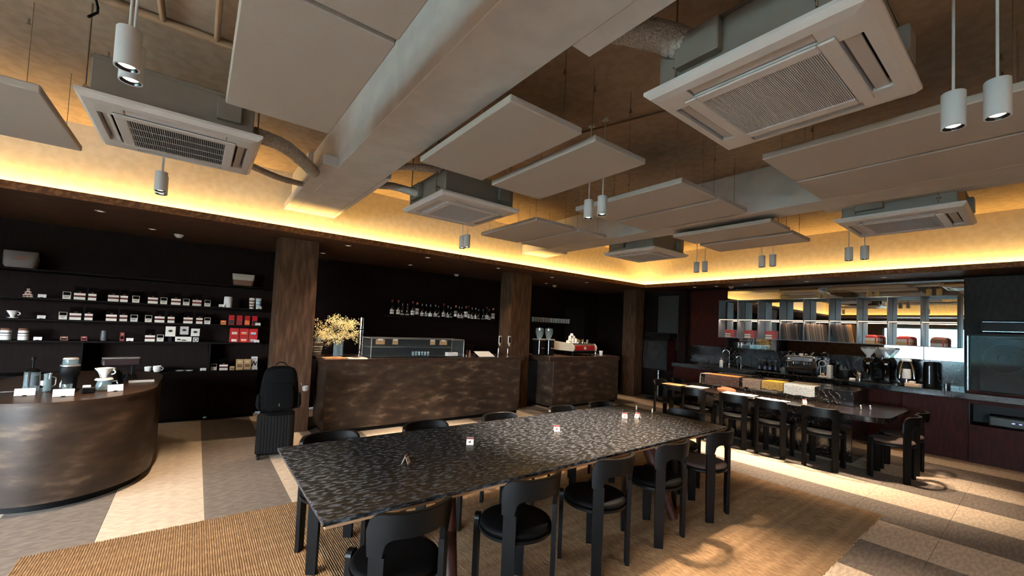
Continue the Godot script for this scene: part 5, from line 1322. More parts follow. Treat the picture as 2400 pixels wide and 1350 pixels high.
func espresso() -> void:
	var Y := 1.04
	var e := thing("espresso_machine", "cream and steel espresso machine with a red back panel", "espresso machine", Vector3(6.73, Y, -6.45))
	for sx in [-0.28, 0.28]:
		for sz in [-0.24, 0.24]:
			put(MB.new().cyl(Vector3(sx, 0, sz), 0.022, 0, 0.06, 14), "foot", M.black, e)
	put(MB.new().bx(-0.34, 0.34, 0.06, 0.13, -0.32, 0.28, 0.012), "base", M.black, e)
	var side := PackedVector2Array([Vector2(-0.36, 0.10), Vector2(0.33, 0.10), Vector2(0.36, 0.14), Vector2(0.36, 0.20), Vector2(0.30, 0.26), Vector2(-0.38, 0.30), Vector2(-0.42, 0.27), Vector2(-0.40, 0.15)])
	for sx in [-1.0, 1.0]:
		var g := MB.new(); g.xf = Transform3D(Basis(Vector3.UP, -PI / 2), Vector3.ZERO)
		g.prism(side, sx * 0.345, sx * 0.365)
		put(g, "side_panel", mat(Color(0.70, 0.66, 0.58), 0.4), e)
	put(MB.new().bx(-0.344, 0.344, 0.13, 0.255, -0.33, 0.30, 0.01), "body", M.steel, e)
	put(MB.new().bx(-0.33, 0.33, 0.10, 0.24, 0.301, 0.325, 0.008), "back_frame", M.steel, e)
	put(MB.new().bx(-0.31, 0.31, 0.115, 0.225, 0.3255, 0.34, 0.012), "back_panel", M.red, e)
	var lg := MB.new()
	lg.xf = Transform3D(Basis(Vector3.RIGHT, PI / 2), Vector3(0, 0.17, 0.34))
	lg.lathe([Vector2(0, 0.003), Vector2(0.032, 0.003), Vector2(0.034, 0.0), Vector2(0, 0)], 24)
	lg.xf = Transform3D()
	lg.bx(-0.05, 0.05, 0.163, 0.177, 0.3402, 0.3425)
	put(lg, "emblem", M.white, e)
	put(MB.new().bx(-0.35, 0.35, 0.256, 0.268, -0.36, 0.28, 0.004), "cup_tray", M.chrome, e)
	for i in 3:
		var g := put(MB.new().cyl(Vector3(-0.22 + i * 0.22, 0, -0.38), 0.04, 0.12, 0.2, 18), "group_head", M.chrome, e)
		put(MB.new().rod(Vector3(-0.22 + i * 0.22, 0.13, -0.4), Vector3(-0.22 + i * 0.22, 0.115, -0.55), 0.012, 10), "portafilter", M.black, g)
	# cups stacked on the machine
	var cup: Node3D
	var spots := [[-0.24, 0.10, 0], [-0.15, 0.10, 0], [-0.06, 0.10, 0], [-0.22, 0.02, 0], [-0.13, 0.02, 0], [-0.24, 0.10, 1], [-0.15, 0.10, 1], [-0.06, 0.10, 1], [-0.19, 0.06, 2], [-0.10, 0.08, 2], [-0.15, 0.07, 3]]
	for i in spots.size():
		var s = spots[i]
		var at := Vector3(6.73 + s[0], Y + 0.268 + s[2] * 0.052, -6.45 + s[1])
		var lab := "white paper cup piled on the espresso machine, %s layer, %s of the pile" % [["bottom", "second", "third", "top"][s[2]], ORD[i]]
		if cup: copy(cup, at, 0, lab, "stacked_cup")
		else:
			cup = thing("stacked_cup", lab, "cup", at, 0, "cups piled on the espresso machine")
			put(MB.new().lathe([Vector2(0, 0.05), Vector2(0.028, 0.05), Vector2(0.038, 0.002), Vector2(0.04, 0.0), Vector2(0.037, 0.0), Vector2(0.026, 0.048), Vector2(0, 0.048)], 20), "cup", M.porcelain, cup)
			put(MB.new().lathe([Vector2(0.0315, 0.035), Vector2(0.0325, 0.035), Vector2(0.0337, 0.028), Vector2(0.0327, 0.028)], 20), "band", M.acflap, cup)
	for i in 5:
		var m := thing("steel_pitcher", "upturned steel milk jug on the espresso machine, %s from the left" % ORD[i], "jug", Vector3(6.73 + 0.02 + i * 0.075, Y + 0.268, -6.45 + 0.1 - (i % 2) * 0.1), i * 0.9, "milk jugs on the machine")
		put(MB.new().lathe([Vector2(0, 0.085), Vector2(0.026, 0.085), Vector2(0.034, 0.07), Vector2(0.036, 0.0), Vector2(0.033, 0.0), Vector2(0.031, 0.068), Vector2(0, 0.08)], 22), "jug", M.chrome, m)
		put(MB.new().tube([Vector3(0.035, 0.07, 0), Vector3(0.06, 0.065, 0), Vector3(0.06, 0.02, 0), Vector3(0.036, 0.015, 0)], 0.005, 6), "handle", M.chrome, m)
	lathe_thing("takeaway_cup", "white paper cup standing alone right of the espresso machine", "cup", Vector3(7.36, Y, -6.2), [Vector2(0, 0), Vector2(0.032, 0), Vector2(0.042, 0.1), Vector2(0.045, 0.102), Vector2(0.042, 0.106), Vector2(0.0, 0.106)], M.porcelain)
	lathe_thing("water_jug", "small steel jug right of the red panel", "jug", Vector3(7.2, Y, -6.22), [Vector2(0, 0), Vector2(0.035, 0), Vector2(0.04, 0.05), Vector2(0.032, 0.1), Vector2(0.034, 0.11), Vector2(0.031, 0.11), Vector2(0, 0.01)], M.chrome)

func mirror_bar() -> void:
	var zs := [-5.2, -4.57, -3.94, -3.31, -2.68, -2.03, -1.37, -0.68]
	for i in 7:
		var za: float = zs[i]; var zb: float = zs[i + 1]
		var c := thing("wine_red_cabinet", "dark red base cabinet below the mirror bar, %s from the left" % ORD[i], "cabinet", Vector3(9.03, 0, (za + zb) / 2), 0, "dark red base cabinets")
		var w := (zb - za) / 2
		put(MB.new().bx(-0.30, 0.325, 0.0, 0.868, -w, w - 0.002), "body", M.cab, c)
		put(MB.new().bx(-0.325, -0.301, 0.03, 0.862, -w + 0.002, w - 0.004, 0.002), "door", M.cab, c)
	var a := thing("wine_red_cabinet", "dark red cabinet with an open niche for the amplifier", "cabinet", Vector3(9.03, 0, 0.2), 0, "dark red base cabinets")
	put(MB.new().bx(-0.325, 0.325, 0.0, 0.52, -0.88, 0.9, 0.002), "body", M.cab, a)
	put(MB.new().bx(0.10, 0.325, 0.52, 0.868, -0.88, 0.9), "niche_back", M.black, a)
	put(MB.new().bx(-0.325, 0.10, 0.81, 0.868, -0.88, 0.9, 0.002), "top_rail", M.cab, a)
	put(MB.new().bx(-0.325, 0.10, 0.52, 0.81, -0.88, -0.865), "niche_side", M.black, a)
	put(MB.new().bx(-0.325, 0.10, 0.52, 0.81, 0.88, 0.9), "niche_side", M.black, a)
	var am := thing("amplifier", "black amplifier with two small blue lights in the niche", "amplifier", Vector3(8.92, 0.52, 0.0))
	put(MB.new().bx(-0.15, 0.15, 0.012, 0.15, -0.5, 0.45, 0.006), "case", M.black, am)
	put(MB.new().bx(-0.155, -0.151, 0.03, 0.13, -0.48, 0.43, 0.001), "faceplate", M.blackgloss, am)
	for z in [-0.28, -0.22]: put(MB.new().bx(-0.158, -0.1555, 0.075, 0.087, z - 0.014, z + 0.014), "indicator_light", glow(Color(0.6, 0.65, 1.0), 2.0), am)
	for z in [-0.45, 0.4]: put(MB.new().cyl(Vector3(0, 0, z), 0.02, 0, 0.0119, 12), "foot", M.black, am)
	tag(put(MB.new().bx(8.655, 9.33, 0.8685, 0.955, -5.22, 1.1, 0.004), "marble_worktop", M.marble), "black veined marble worktop along the mirror wall", "worktop")
	tag(put(MB.new().bx(9.33, 9.358, 0.9555, 1.36, -5.15, -0.77, 0.001), "marble_splashback", M.marble), "polished black marble splashback below the mirror", "splashback")
	var mr := thing("wall_mirror", "long wall mirror behind the open shelf boxes", "mirror", Vector3(9.342, 1.362, -2.56))
	put(MB.new().bx(0.0, 0.006, 0.0, 1.28, -1.775, 1.785), "glass", M.mirror, mr)
	put(MB.new().bx(0.006, 0.017, 0.0, 1.28, -1.775, 1.785), "backing", M.black, mr)
	tag(put(MB.new().bx(9.30, 9.358, 1.362, 2.64, -5.15, -4.342, 0.003), "wall_panel", M.cab), "dark red wall panel left of the mirror", "panel")
	tag(put(MB.new().bx(9.29, 9.358, 0.956, 2.66, -0.765, 1.5, 0.003), "wall_panel", M.greywood), "tall grey-brown panel right of the mirror", "panel")
	struct(MB.new().bx(9.22, 9.358, 0, SOF, -5.42, -5.225, 0.003), "trim_5", M.darkwood)
	var pn := struct(MB.new().bx(9.345, 9.36, 1.2, 2.55, -6.05, -5.45, 0.002), "window_4", mat(Color(0.20, 0.21, 0.20), 0.35), "dull grey pane in the dark corner beside the column", "pane")
	# open boxes of thin steel
	var s := thing("box_shelf", "double row of thin steel boxes hung in front of the mirror", "shelf", Vector3(9.16, 0, 0))
	var z0 := -4.35; var dz := 0.3933
	for y in [1.575, 1.962, 2.362]:
		put(MB.new().bx(-0.16, 0.165, y, y + 0.012, z0, z0 + 9 * dz, 0.001), ["bottom_plate", "middle_plate", "top_plate"][int((y - 1.5) / 0.39)], M.boxgrey, s)
	for i in 10:
		for k in 2:
			var ya: float = [1.5871, 1.9741][k]; var yb: float = [1.9619, 2.3619][k]
			put(MB.new().bx(-0.16, 0.165, ya, yb, z0 + i * dz - (0.0 if i == 0 else 0.006), z0 + i * dz + (0.006 if i < 9 else 0.0), 0.001), "divider", M.boxgrey, s)
	for i in 9:
		put(MB.new().bx(-0.145, -0.12, 1.953, 1.9618, z0 + i * dz + 0.012, z0 + (i + 1) * dz - 0.012), "light_strip", M.warmled, s)
		area("light", Vector3(-0.13, 1.95, z0 + (i + 0.5) * dz), Vector2(0.02, dz - 0.03), Vector3(-PI / 2, 0, 0), Color(1.0, 0.84, 0.70), 0.17, s)
	# things in the boxes
	for i in 9:
		var zc := z0 + (i + 0.5) * dz
		if i < 3:
			var b := thing("red_gift_set", "red spotted gift box with white label, %s shelf box from the left" % ORD[i], "box", Vector3(9.10, 1.5871, zc + 0.03), 0.05, "gift boxes in the shelf boxes")
			put(MB.new().bx(-0.07, 0.07, 0, 0.16, -0.10, 0.09, 0.003), "box", M.red, b)
			put(MB.new().bx(-0.0725, -0.0702, 0.005, 0.085, -0.095, 0.02), "label", M.paper, b)
			put(MB.new().bx(-0.0735, -0.0726, 0.04, 0.052, -0.095, 0.02), "print", M.ink, b)
			var dots := MB.new()
			for k in 9: dots.box(Vector3(-0.0706, 0.02 + 0.045 * (k % 3), 0.035 + 0.02 * (k / 3)), Vector3(0.001, 0.014, 0.01))
			for k in 4: dots.box(Vector3(-0.0706, 0.115 + 0.015 * (k % 2), -0.08 + 0.03 * k), Vector3(0.001, 0.01, 0.014))
			put(dots, "spots", M.cream, b).set_meta("kind", "stuff")
		elif i < 6:
			var n := 0
			var lean := 0.10 + 0.03 * (i - 3)
			var z := z0 + i * dz + 0.014 + 0.32 * sin(lean)
			while z < z0 + (i + 1) * dz - 0.035 and n < 17:
				var th := rng.randf_range(0.009, 0.017)
				var hh := rng.randf_range(0.305, 0.318)
				var last := z > z0 + (i + 1) * dz - 0.09
				var g := MB.new()
				var ln := 0.0 if (i == 3 and last) else lean
				g.xf = Transform3D(Basis(Vector3.RIGHT, -ln), Vector3.ZERO)
				g.bx(-0.115, 0.135, 0.0, hh, 0, th, 0.001)
				var cols := [Color(0.10, 0.09, 0.085), Color(0.20, 0.17, 0.15), Color(0.36, 0.31, 0.27), Color(0.48, 0.42, 0.36), Color(0.16, 0.13, 0.12), Color(0.30, 0.24, 0.20), Color(0.56, 0.48, 0.38), Color(0.60, 0.42, 0.20)]
				var pick := rng.randi_range(0, 5)
				if i == 4: pick = [2, 3, 6, 5, 3, 2][n % 6]
				if last and i > 3: pick = 7
				var key := "lp%d" % pick
				if not M.has(key): M[key] = mat(cols[pick], 0.6)
				var o := put(g, "record_sleeve", M[key])
				tag(o, "upright record sleeve, %s from the left in the %s record box" % [ORD[n], ["left", "middle", "right"][i - 3]], "record", "records in the shelf boxes")
				o.position = Vector3(9.16, 1.5875 + th * sin(ln) * 0.0 + 0.002, z)
				z += th + 0.0035
				n += 1
		else:
			var b := thing("wrapped_box", "cream box with red wrap, %s shelf box from the left" % ORD[i], "box", Vector3(9.10, 1.5871, zc - 0.01), -0.1, "gift boxes in the shelf boxes")
			put(MB.new().bx(-0.06, 0.06, 0.0, 0.05, -0.085, 0.085, 0.003), "lower_box", M.cream if i < 8 else M.acflap, b)
			put(MB.new().bx(-0.06, 0.06, 0.0502, 0.1, -0.085, 0.085, 0.003), "upper_box", M.paper if i < 8 else M.kraft, b)
			put(MB.new().loft([[Vector3(0, 0.1002, 0), 0.062, 0.087, 6.0], [Vector3(0, 0.13, 0), 0.06, 0.08, 4.0], [Vector3(0.0, 0.15, 0.0), 0.03, 0.05, 3.0]], 24), "wrap", M.red if i < 8 else M.kraft, b)
			put(MB.new().bx(-0.0612, 0.0612, 0.001, 0.1001, 0.05, 0.07), "ribbon", M.red, b)
	worktop_goods()
	hifi()

func worktop_goods() -> void:
	var Y := 0.955
	for q in [[-4.14, 1.0, "tall goose-neck tap on the marble worktop"], [-3.9, 0.68, "short goose-neck tap right of the tall one"]]:
		var t := thing("kitchen_tap", q[2], "tap", Vector3(9.08, Y, q[0]), 0.5)
		var k: float = q[1]
		put(MB.new().lathe([Vector2(0, 0), Vector2(0.025, 0), Vector2(0.025, 0.01), Vector2(0.016, 0.02), Vector2(0.016, 0.07), Vector2(0, 0.07)].map(func(v): return v * k), 18), "base", M.chrome, t)
		var pts := [Vector3(0, 0.05, 0) * k, Vector3(0, 0.28, 0) * k]
		for i in 9:
			var an := PI - PI * i / 8.0
			pts.append(Vector3(0, 0.29 + sin(an) * 0.065, -0.065 - cos(an) * 0.065) * k)
		put(MB.new().tube(pts, 0.0095, 10), "spout", M.chrome, t)
		put(MB.new().rod(Vector3(0, 0.055, 0.01) * k, Vector3(0, 0.065, 0.065) * k, 0.006, 8), "lever", M.chrome, t)
	var sp := thing("soap_bottle", "white pump soap bottle left of the tall tap", "bottle", Vector3(9.0, Y, -4.27))
	put(MB.new().lathe([Vector2(0, 0), Vector2(0.034, 0), Vector2(0.036, 0.005), Vector2(0.036, 0.11), Vector2(0.02, 0.135), Vector2(0.012, 0.14), Vector2(0, 0.14)], 22), "bottle", M.porcelain, sp)
	put(MB.new().tube([Vector3(0, 0.14, 0), Vector3(0, 0.175, 0), Vector3(-0.035, 0.178, 0)], 0.006, 8), "pump", M.white, sp)
	for i in 4:
		var b := thing("tea_canister", "dark glass carafe with a flared top, %s of the row of four" % ORD[i], "carafe", Vector3(9.17, Y, -3.58 + i * 0.098), 0, "dark carafes on the worktop")
		put(MB.new().lathe([Vector2(0, 0), Vector2(0.034, 0), Vector2(0.036, 0.004), Vector2(0.036, 0.12), Vector2(0.018, 0.15), Vector2(0.016, 0.175), Vector2(0, 0.175)], 22), "body", mat(Color(0.05, 0.06, 0.08), 0.15), b)
		put(MB.new().lathe([Vector2(0.012, 0.176), Vector2(0.016, 0.18), Vector2(0.035, 0.21), Vector2(0.033, 0.212), Vector2(0.014, 0.182)], 22), "funnel", M.smoke, b)
		put(MB.new().lathe([Vector2(0.0362, 0.02), Vector2(0.0368, 0.02), Vector2(0.0368, 0.08), Vector2(0.0362, 0.08)], 22), "label", mat(Color(0.14, 0.17, 0.21), 0.4), b)
	var tp := thing("glass_teapot", "low round glass teapot left of the steel espresso machine", "teapot", Vector3(9.12, Y, -3.13), 1.2)
	put(MB.new().lathe([Vector2(0, 0), Vector2(0.04, 0), Vector2(0.065, 0.035), Vector2(0.06, 0.07), Vector2(0.035, 0.09), Vector2(0, 0.093)], 26), "body", M.smoke, tp)
	put(MB.new().lathe([Vector2(0, 0.0935), Vector2(0.03, 0.0935), Vector2(0.02, 0.1), Vector2(0.008, 0.103), Vector2(0.01, 0.115), Vector2(0, 0.117)], 20), "lid", M.chrome, tp)
	put(MB.new().tube([Vector3(0.055, 0.04, 0), Vector3(0.085, 0.06, 0), Vector3(0.095, 0.085, 0)], 0.009, 8, 0.006), "spout", M.smoke, tp)
	put(MB.new().tube([Vector3(-0.055, 0.075, 0), Vector3(-0.09, 0.07, 0), Vector3(-0.085, 0.03, 0), Vector3(-0.06, 0.025, 0)], 0.006, 8), "handle", M.black, tp)
	# steel lever machine, front towards the room
	var e := thing("steel_espresso_machine", "compact chrome espresso machine on the marble worktop", "espresso machine", Vector3(9.08, Y, -2.80))
	for sx in [-0.13, 0.13]:
		for sz in [-0.19, 0.19]: put(MB.new().cyl(Vector3(sx, 0, sz), 0.016, 0, 0.035, 12), "foot", M.black, e)
	put(MB.new().bx(-0.19, 0.17, 0.035, 0.115, -0.225, 0.225, 0.008), "drip_base", M.blackgloss, e)
	put(MB.new().bx(-0.195, 0.17, 0.1155, 0.128, -0.23, 0.23, 0.003), "drip_tray", M.chrome, e)
	put(MB.new().bx(-0.02, 0.17, 0.1285, 0.235, -0.22, 0.22, 0.006), "back_body", M.chrome, e)
	put(MB.new().bx(-0.17, 0.18, 0.2355, 0.335, -0.235, 0.235, 0.012), "head", M.chrome, e)
	put(MB.new().bx(-0.174, -0.1705, 0.25, 0.32, -0.2, 0.2, 0.001), "front_plate", M.steel, e)
	for sz in [-0.12, 0.05]:
		var gh := put(MB.new().cyl(Vector3(-0.10, 0, sz), 0.032, 0.185, 0.235, 18), "group_head", M.chrome, e)
		put(MB.new().rod(Vector3(-0.12, 0.2, sz), Vector3(-0.25, 0.19, sz), 0.011, 10), "portafilter", M.black, gh)
	put(MB.new().cyl(Vector3(-0.18, 0, -0.17), 0.014, 0.275, 0.297, 14), "gauge", M.porcelain, e)
	put(MB.new().cyl(Vector3(-0.18, 0, 0.17), 0.014, 0.275, 0.297, 14), "gauge", M.porcelain, e)
	put(MB.new().tube([Vector3(-0.1, 0.13, -0.21), Vector3(-0.1, 0.4, -0.21), Vector3(-0.1, 0.425, -0.19), Vector3(-0.1, 0.41, -0.165)], 0.006, 8), "steam_wand", M.chrome, e)
	put(MB.new().bx(-0.16, 0.17, 0.336, 0.345, -0.225, 0.225, 0.003), "cup_rack", M.steel, e)
	for i in 4:
		var q: Array = [[-0.1, -0.12], [-0.06, 0.0], [-0.1, 0.09], [0.03, -0.05]][i]
		mug(Vector3(9.08 + q[0], Y + 0.3455, -2.80 + q[1]), 1.0 + i, "small cup on the chrome espresso machine, %s one" % ORD[i], 0.028, 0.045, M.chrome if i != 1 else M.porcelain).set_meta("group", "cups on the chrome machine")
	put(MB.new().rod(Vector3(-0.06, 0.345, 0.13), Vector3(-0.1, 0.425, 0.20), 0.016, 12), "lever", M.chrome, e)
	# drum roaster on a white stand
	var d := thing("drum_roaster", "small white coffee roaster with a round black drum mouth", "roaster", Vector3(9.05, Y, -2.40))
	put(MB.new().bx(-0.1, 0.1, 0, 0.012, -0.12, 0.06, 0.003), "base", M.white, d)
	put(MB.new().bx(-0.07, 0.07, 0.012, 0.215, -0.01, 0.058, 0.012), "stand", mat(Color(0.70, 0.68, 0.63), 0.4), d)
	var dm := MB.new(); dm.xf = Transform3D(Basis(Vector3.FORWARD, PI / 2), Vector3(-0.02, 0.235, -0.06))
	dm.lathe([Vector2(0.044, -0.09), Vector2(0.052, -0.09), Vector2(0.055, -0.085), Vector2(0.055, 0.09), Vector2(0, 0.09)], 28)
	put(dm, "drum", M.alu, d)
	var dk := MB.new(); dk.xf = dm.xf
	dk.lathe([Vector2(0.0438, -0.088), Vector2(0.04, 0.05), Vector2(0, 0.05)], 28)
	put(dk, "drum_mouth", M.black, d)
	put(MB.new().rod(Vector3(-0.05, 0.012, -0.1), Vector3(-0.05, 0.19, -0.095), 0.006, 8), "strut", M.alu, d)
	put(MB.new().lathe([Vector2(0, 0.0125), Vector2(0.02, 0.0125), Vector2(0.03, 0.03), Vector2(0.026, 0.055), Vector2(0.01, 0.07), Vector2(0, 0.07)], 18, Vector3(-0.06, 0, -0.06)), "bean_cup", M.cream, d)
	var po := thing("black_pot", "round black pot with a steel lid", "pot", Vector3(9.12, Y, -2.17))
	put(MB.new().lathe([Vector2(0, 0), Vector2(0.075, 0), Vector2(0.085, 0.02), Vector2(0.08, 0.13), Vector2(0.07, 0.15), Vector2(0, 0.15)], 28), "body", M.black, po)
	put(MB.new().lathe([Vector2(0, 0.1505), Vector2(0.078, 0.1505), Vector2(0.075, 0.16), Vector2(0.02, 0.17), Vector2(0.012, 0.185), Vector2(0.016, 0.198), Vector2(0, 0.2)], 28), "lid", M.steel, po)
	var ke := thing("steel_kettle", "polished steel jug kettle between the pot and the grinders", "kettle", Vector3(9.1, Y, -1.97), 2.0)
	put(MB.new().lathe([Vector2(0, 0), Vector2(0.05, 0), Vector2(0.055, 0.02), Vector2(0.045, 0.12), Vector2(0.035, 0.145), Vector2(0, 0.15)], 26), "body", M.chrome, ke)
	put(MB.new().tube([Vector3(-0.045, 0.13, 0), Vector3(-0.09, 0.12, 0), Vector3(-0.085, 0.04, 0), Vector3(-0.054, 0.03, 0)], 0.008, 8), "handle", M.black, ke)
	put(MB.new().tube([Vector3(0.045, 0.06, 0), Vector3(0.075, 0.09, 0), Vector3(0.085, 0.13, 0)], 0.009, 8, 0.006), "spout", M.chrome, ke)
	var ti := thing("steel_shaker", "short steel shaker with a cap at the worktop edge", "shaker", Vector3(8.93, Y, -1.93))
	put(MB.new().lathe([Vector2(0, 0), Vector2(0.024, 0), Vector2(0.025, 0.09), Vector2(0.018, 0.1), Vector2(0, 0.1)], 20), "body", M.steel, ti)
	put(MB.new().lathe([Vector2(0, 0.1005), Vector2(0.018, 0.1005), Vector2(0.02, 0.13), Vector2(0, 0.133)], 20), "cap", M.alu, ti)
	var tr := thing("white_tray", "small white folded cloth left of the steel shaker", "cloth", Vector3(8.95, Y, -2.03), 0.1)
	put(MB.new().bx(-0.05, 0.05, 0, 0.02, -0.04, 0.04, 0.006), "cloth", M.white, tr)
	put(MB.new().bx(-0.045, 0.045, 0.0202, 0.03, -0.035, 0.035, 0.004), "top_fold", M.white, tr)
	for i in 2:
		var g := thing("bar_grinder", "black grinder with a wide pale cone hopper, %s one on the worktop" % ["left", "right"][i], "grinder", Vector3([9.0, 9.15][i], Y, [-1.83, -1.63][i]), 0, "cone hopper grinders")
		put(MB.new().bx(-0.11, 0.09, 0, 0.03, -0.075, 0.075, 0.008), "foot", M.black, g)
		put(MB.new().loft([[Vector3(0.02, 0.03, 0), 0.05, 0.06, 3.0], [Vector3(0.02, 0.2, 0), 0.05, 0.062, 3.0], [Vector3(0.0, 0.24, 0), 0.085, 0.075, 2.4], [Vector3(0, 0.35, 0), 0.085, 0.075, 2.2], [Vector3(0, 0.40, 0), 0.04, 0.04, 2.0]], 28), "body", M.blackgloss, g)
		put(MB.new().cyl(Vector3(-0.09, 0, 0), 0.012, 0.29, 0.314, 12), "dial", M.chrome, g)
		put(MB.new().lathe([Vector2(0.028, 0.401), Vector2(0.03, 0.43), Vector2(0.095, 0.52), Vector2(0.10, 0.545), Vector2(0.096, 0.545), Vector2(0.09, 0.52), Vector2(0.024, 0.432), Vector2(0.022, 0.401)], 28), "hopper", glass(0.45, Color(0.85, 0.88, 0.9), 0.1), g)
		put(MB.new().lathe([Vector2(0, 0.546), Vector2(0.102, 0.546), Vector2(0.103, 0.55), Vector2(0.1, 0.575), Vector2(0, 0.58)], 28), "lid", M.porcelain if i == 1 else M.smoke, g)
		put(MB.new().tube([Vector3(-0.06, 0.2, 0), Vector3(-0.08, 0.15, 0), Vector3(-0.1, 0.14, 0)], 0.01, 8), "chute", M.chrome, g)
	var b := thing("big_grinder", "large grinder with a pale bin in a bright metal yoke", "grinder", Vector3(9.0, Y, -1.37), 0.25)
	put(MB.new().bx(-0.11, 0.11, 0, 0.03, -0.09, 0.09, 0.008), "foot", M.black, b)
	put(MB.new().cyl(Vector3(-0.06, 0, 0), 0.035, 0.03, 0.1, 20), "spout", M.steel, b)
	put(MB.new().loft([[Vector3(0.03, 0.03, 0), 0.06, 0.06, 3.0], [Vector3(0.04, 0.12, 0.0), 0.10, 0.11, 2.6], [Vector3(0.04, 0.26, 0), 0.105, 0.105, 2.4], [Vector3(0.05, 0.36, 0), 0.08, 0.08, 2.2], [Vector3(0.05, 0.40, 0), 0.04, 0.04, 2.0]], 28), "body", M.black, b)
	put(MB.new().loft([[Vector3(-0.06, 0.11, 0), 0.05, 0.05, 3.0], [Vector3(-0.07, 0.15, 0), 0.055, 0.055, 3.0], [Vector3(-0.07, 0.22, 0), 0.055, 0.05, 3.0], [Vector3(-0.05, 0.26, 0), 0.05, 0.045, 3.0]], 24), "bin", M.porcelain, b)
	for sz in [-1, 1]: put(MB.new().tube([Vector3(-0.09, 0.11, sz * 0.085), Vector3(-0.085, 0.2, sz * 0.08), Vector3(-0.07, 0.31, sz * 0.06), Vector3(-0.04, 0.37, sz * 0.045)], 0.013, 10), "yoke", M.chrome, b)
	put(MB.new().bx(-0.09, 0.06, 0.375, 0.41, -0.06, 0.06, 0.008), "top_plate", M.porcelain, b)
	var tc := thing("black_canister", "tall black cylinder machine at the right end of the worktop", "canister", Vector3(9.1, Y, -1.11))
	put(MB.new().lathe([Vector2(0, 0), Vector2(0.085, 0), Vector2(0.09, 0.01), Vector2(0.082, 0.03), Vector2(0.078, 0.36), Vector2(0.07, 0.385), Vector2(0, 0.39)], 30), "body", M.black, tc)
	put(MB.new().bx(-0.083, -0.077, 0.05, 0.33, -0.006, 0.006, 0.001), "trim", M.steel, tc)
	var tb := thing("tissue_carton", "peach tissue carton at the worktop edge", "carton", Vector3(8.80, Y, -1.27), 0.15)
	put(MB.new().bx(-0.05, 0.05, 0, 0.05, -0.085, 0.085, 0.008), "carton", mat(Color(0.80, 0.62, 0.47), 0.6), tb)
	put(MB.new().loft([[Vector3(0, 0.0502, 0), 0.02, 0.035, 2.5], [Vector3(0, 0.07, 0.0), 0.035, 0.045, 2.5], [Vector3(0.005, 0.085, 0.01), 0.02, 0.03, 2.0]], 18), "tissue", M.paper, tb)
	box_thing("grey_box", "flat grey box behind the peach carton", Vector3(8.95, Y, -1.215), Vector3(0.13, 0.04, 0.07), M.acgrille, M.acflap)
	lathe_thing("steel_beaker", "small steel beaker by the mirror's right end", "beaker", Vector3(9.2, Y, -0.95), [Vector2(0, 0), Vector2(0.025, 0), Vector2(0.027, 0.07), Vector2(0.024, 0.07), Vector2(0, 0.01)], M.steel, 18)

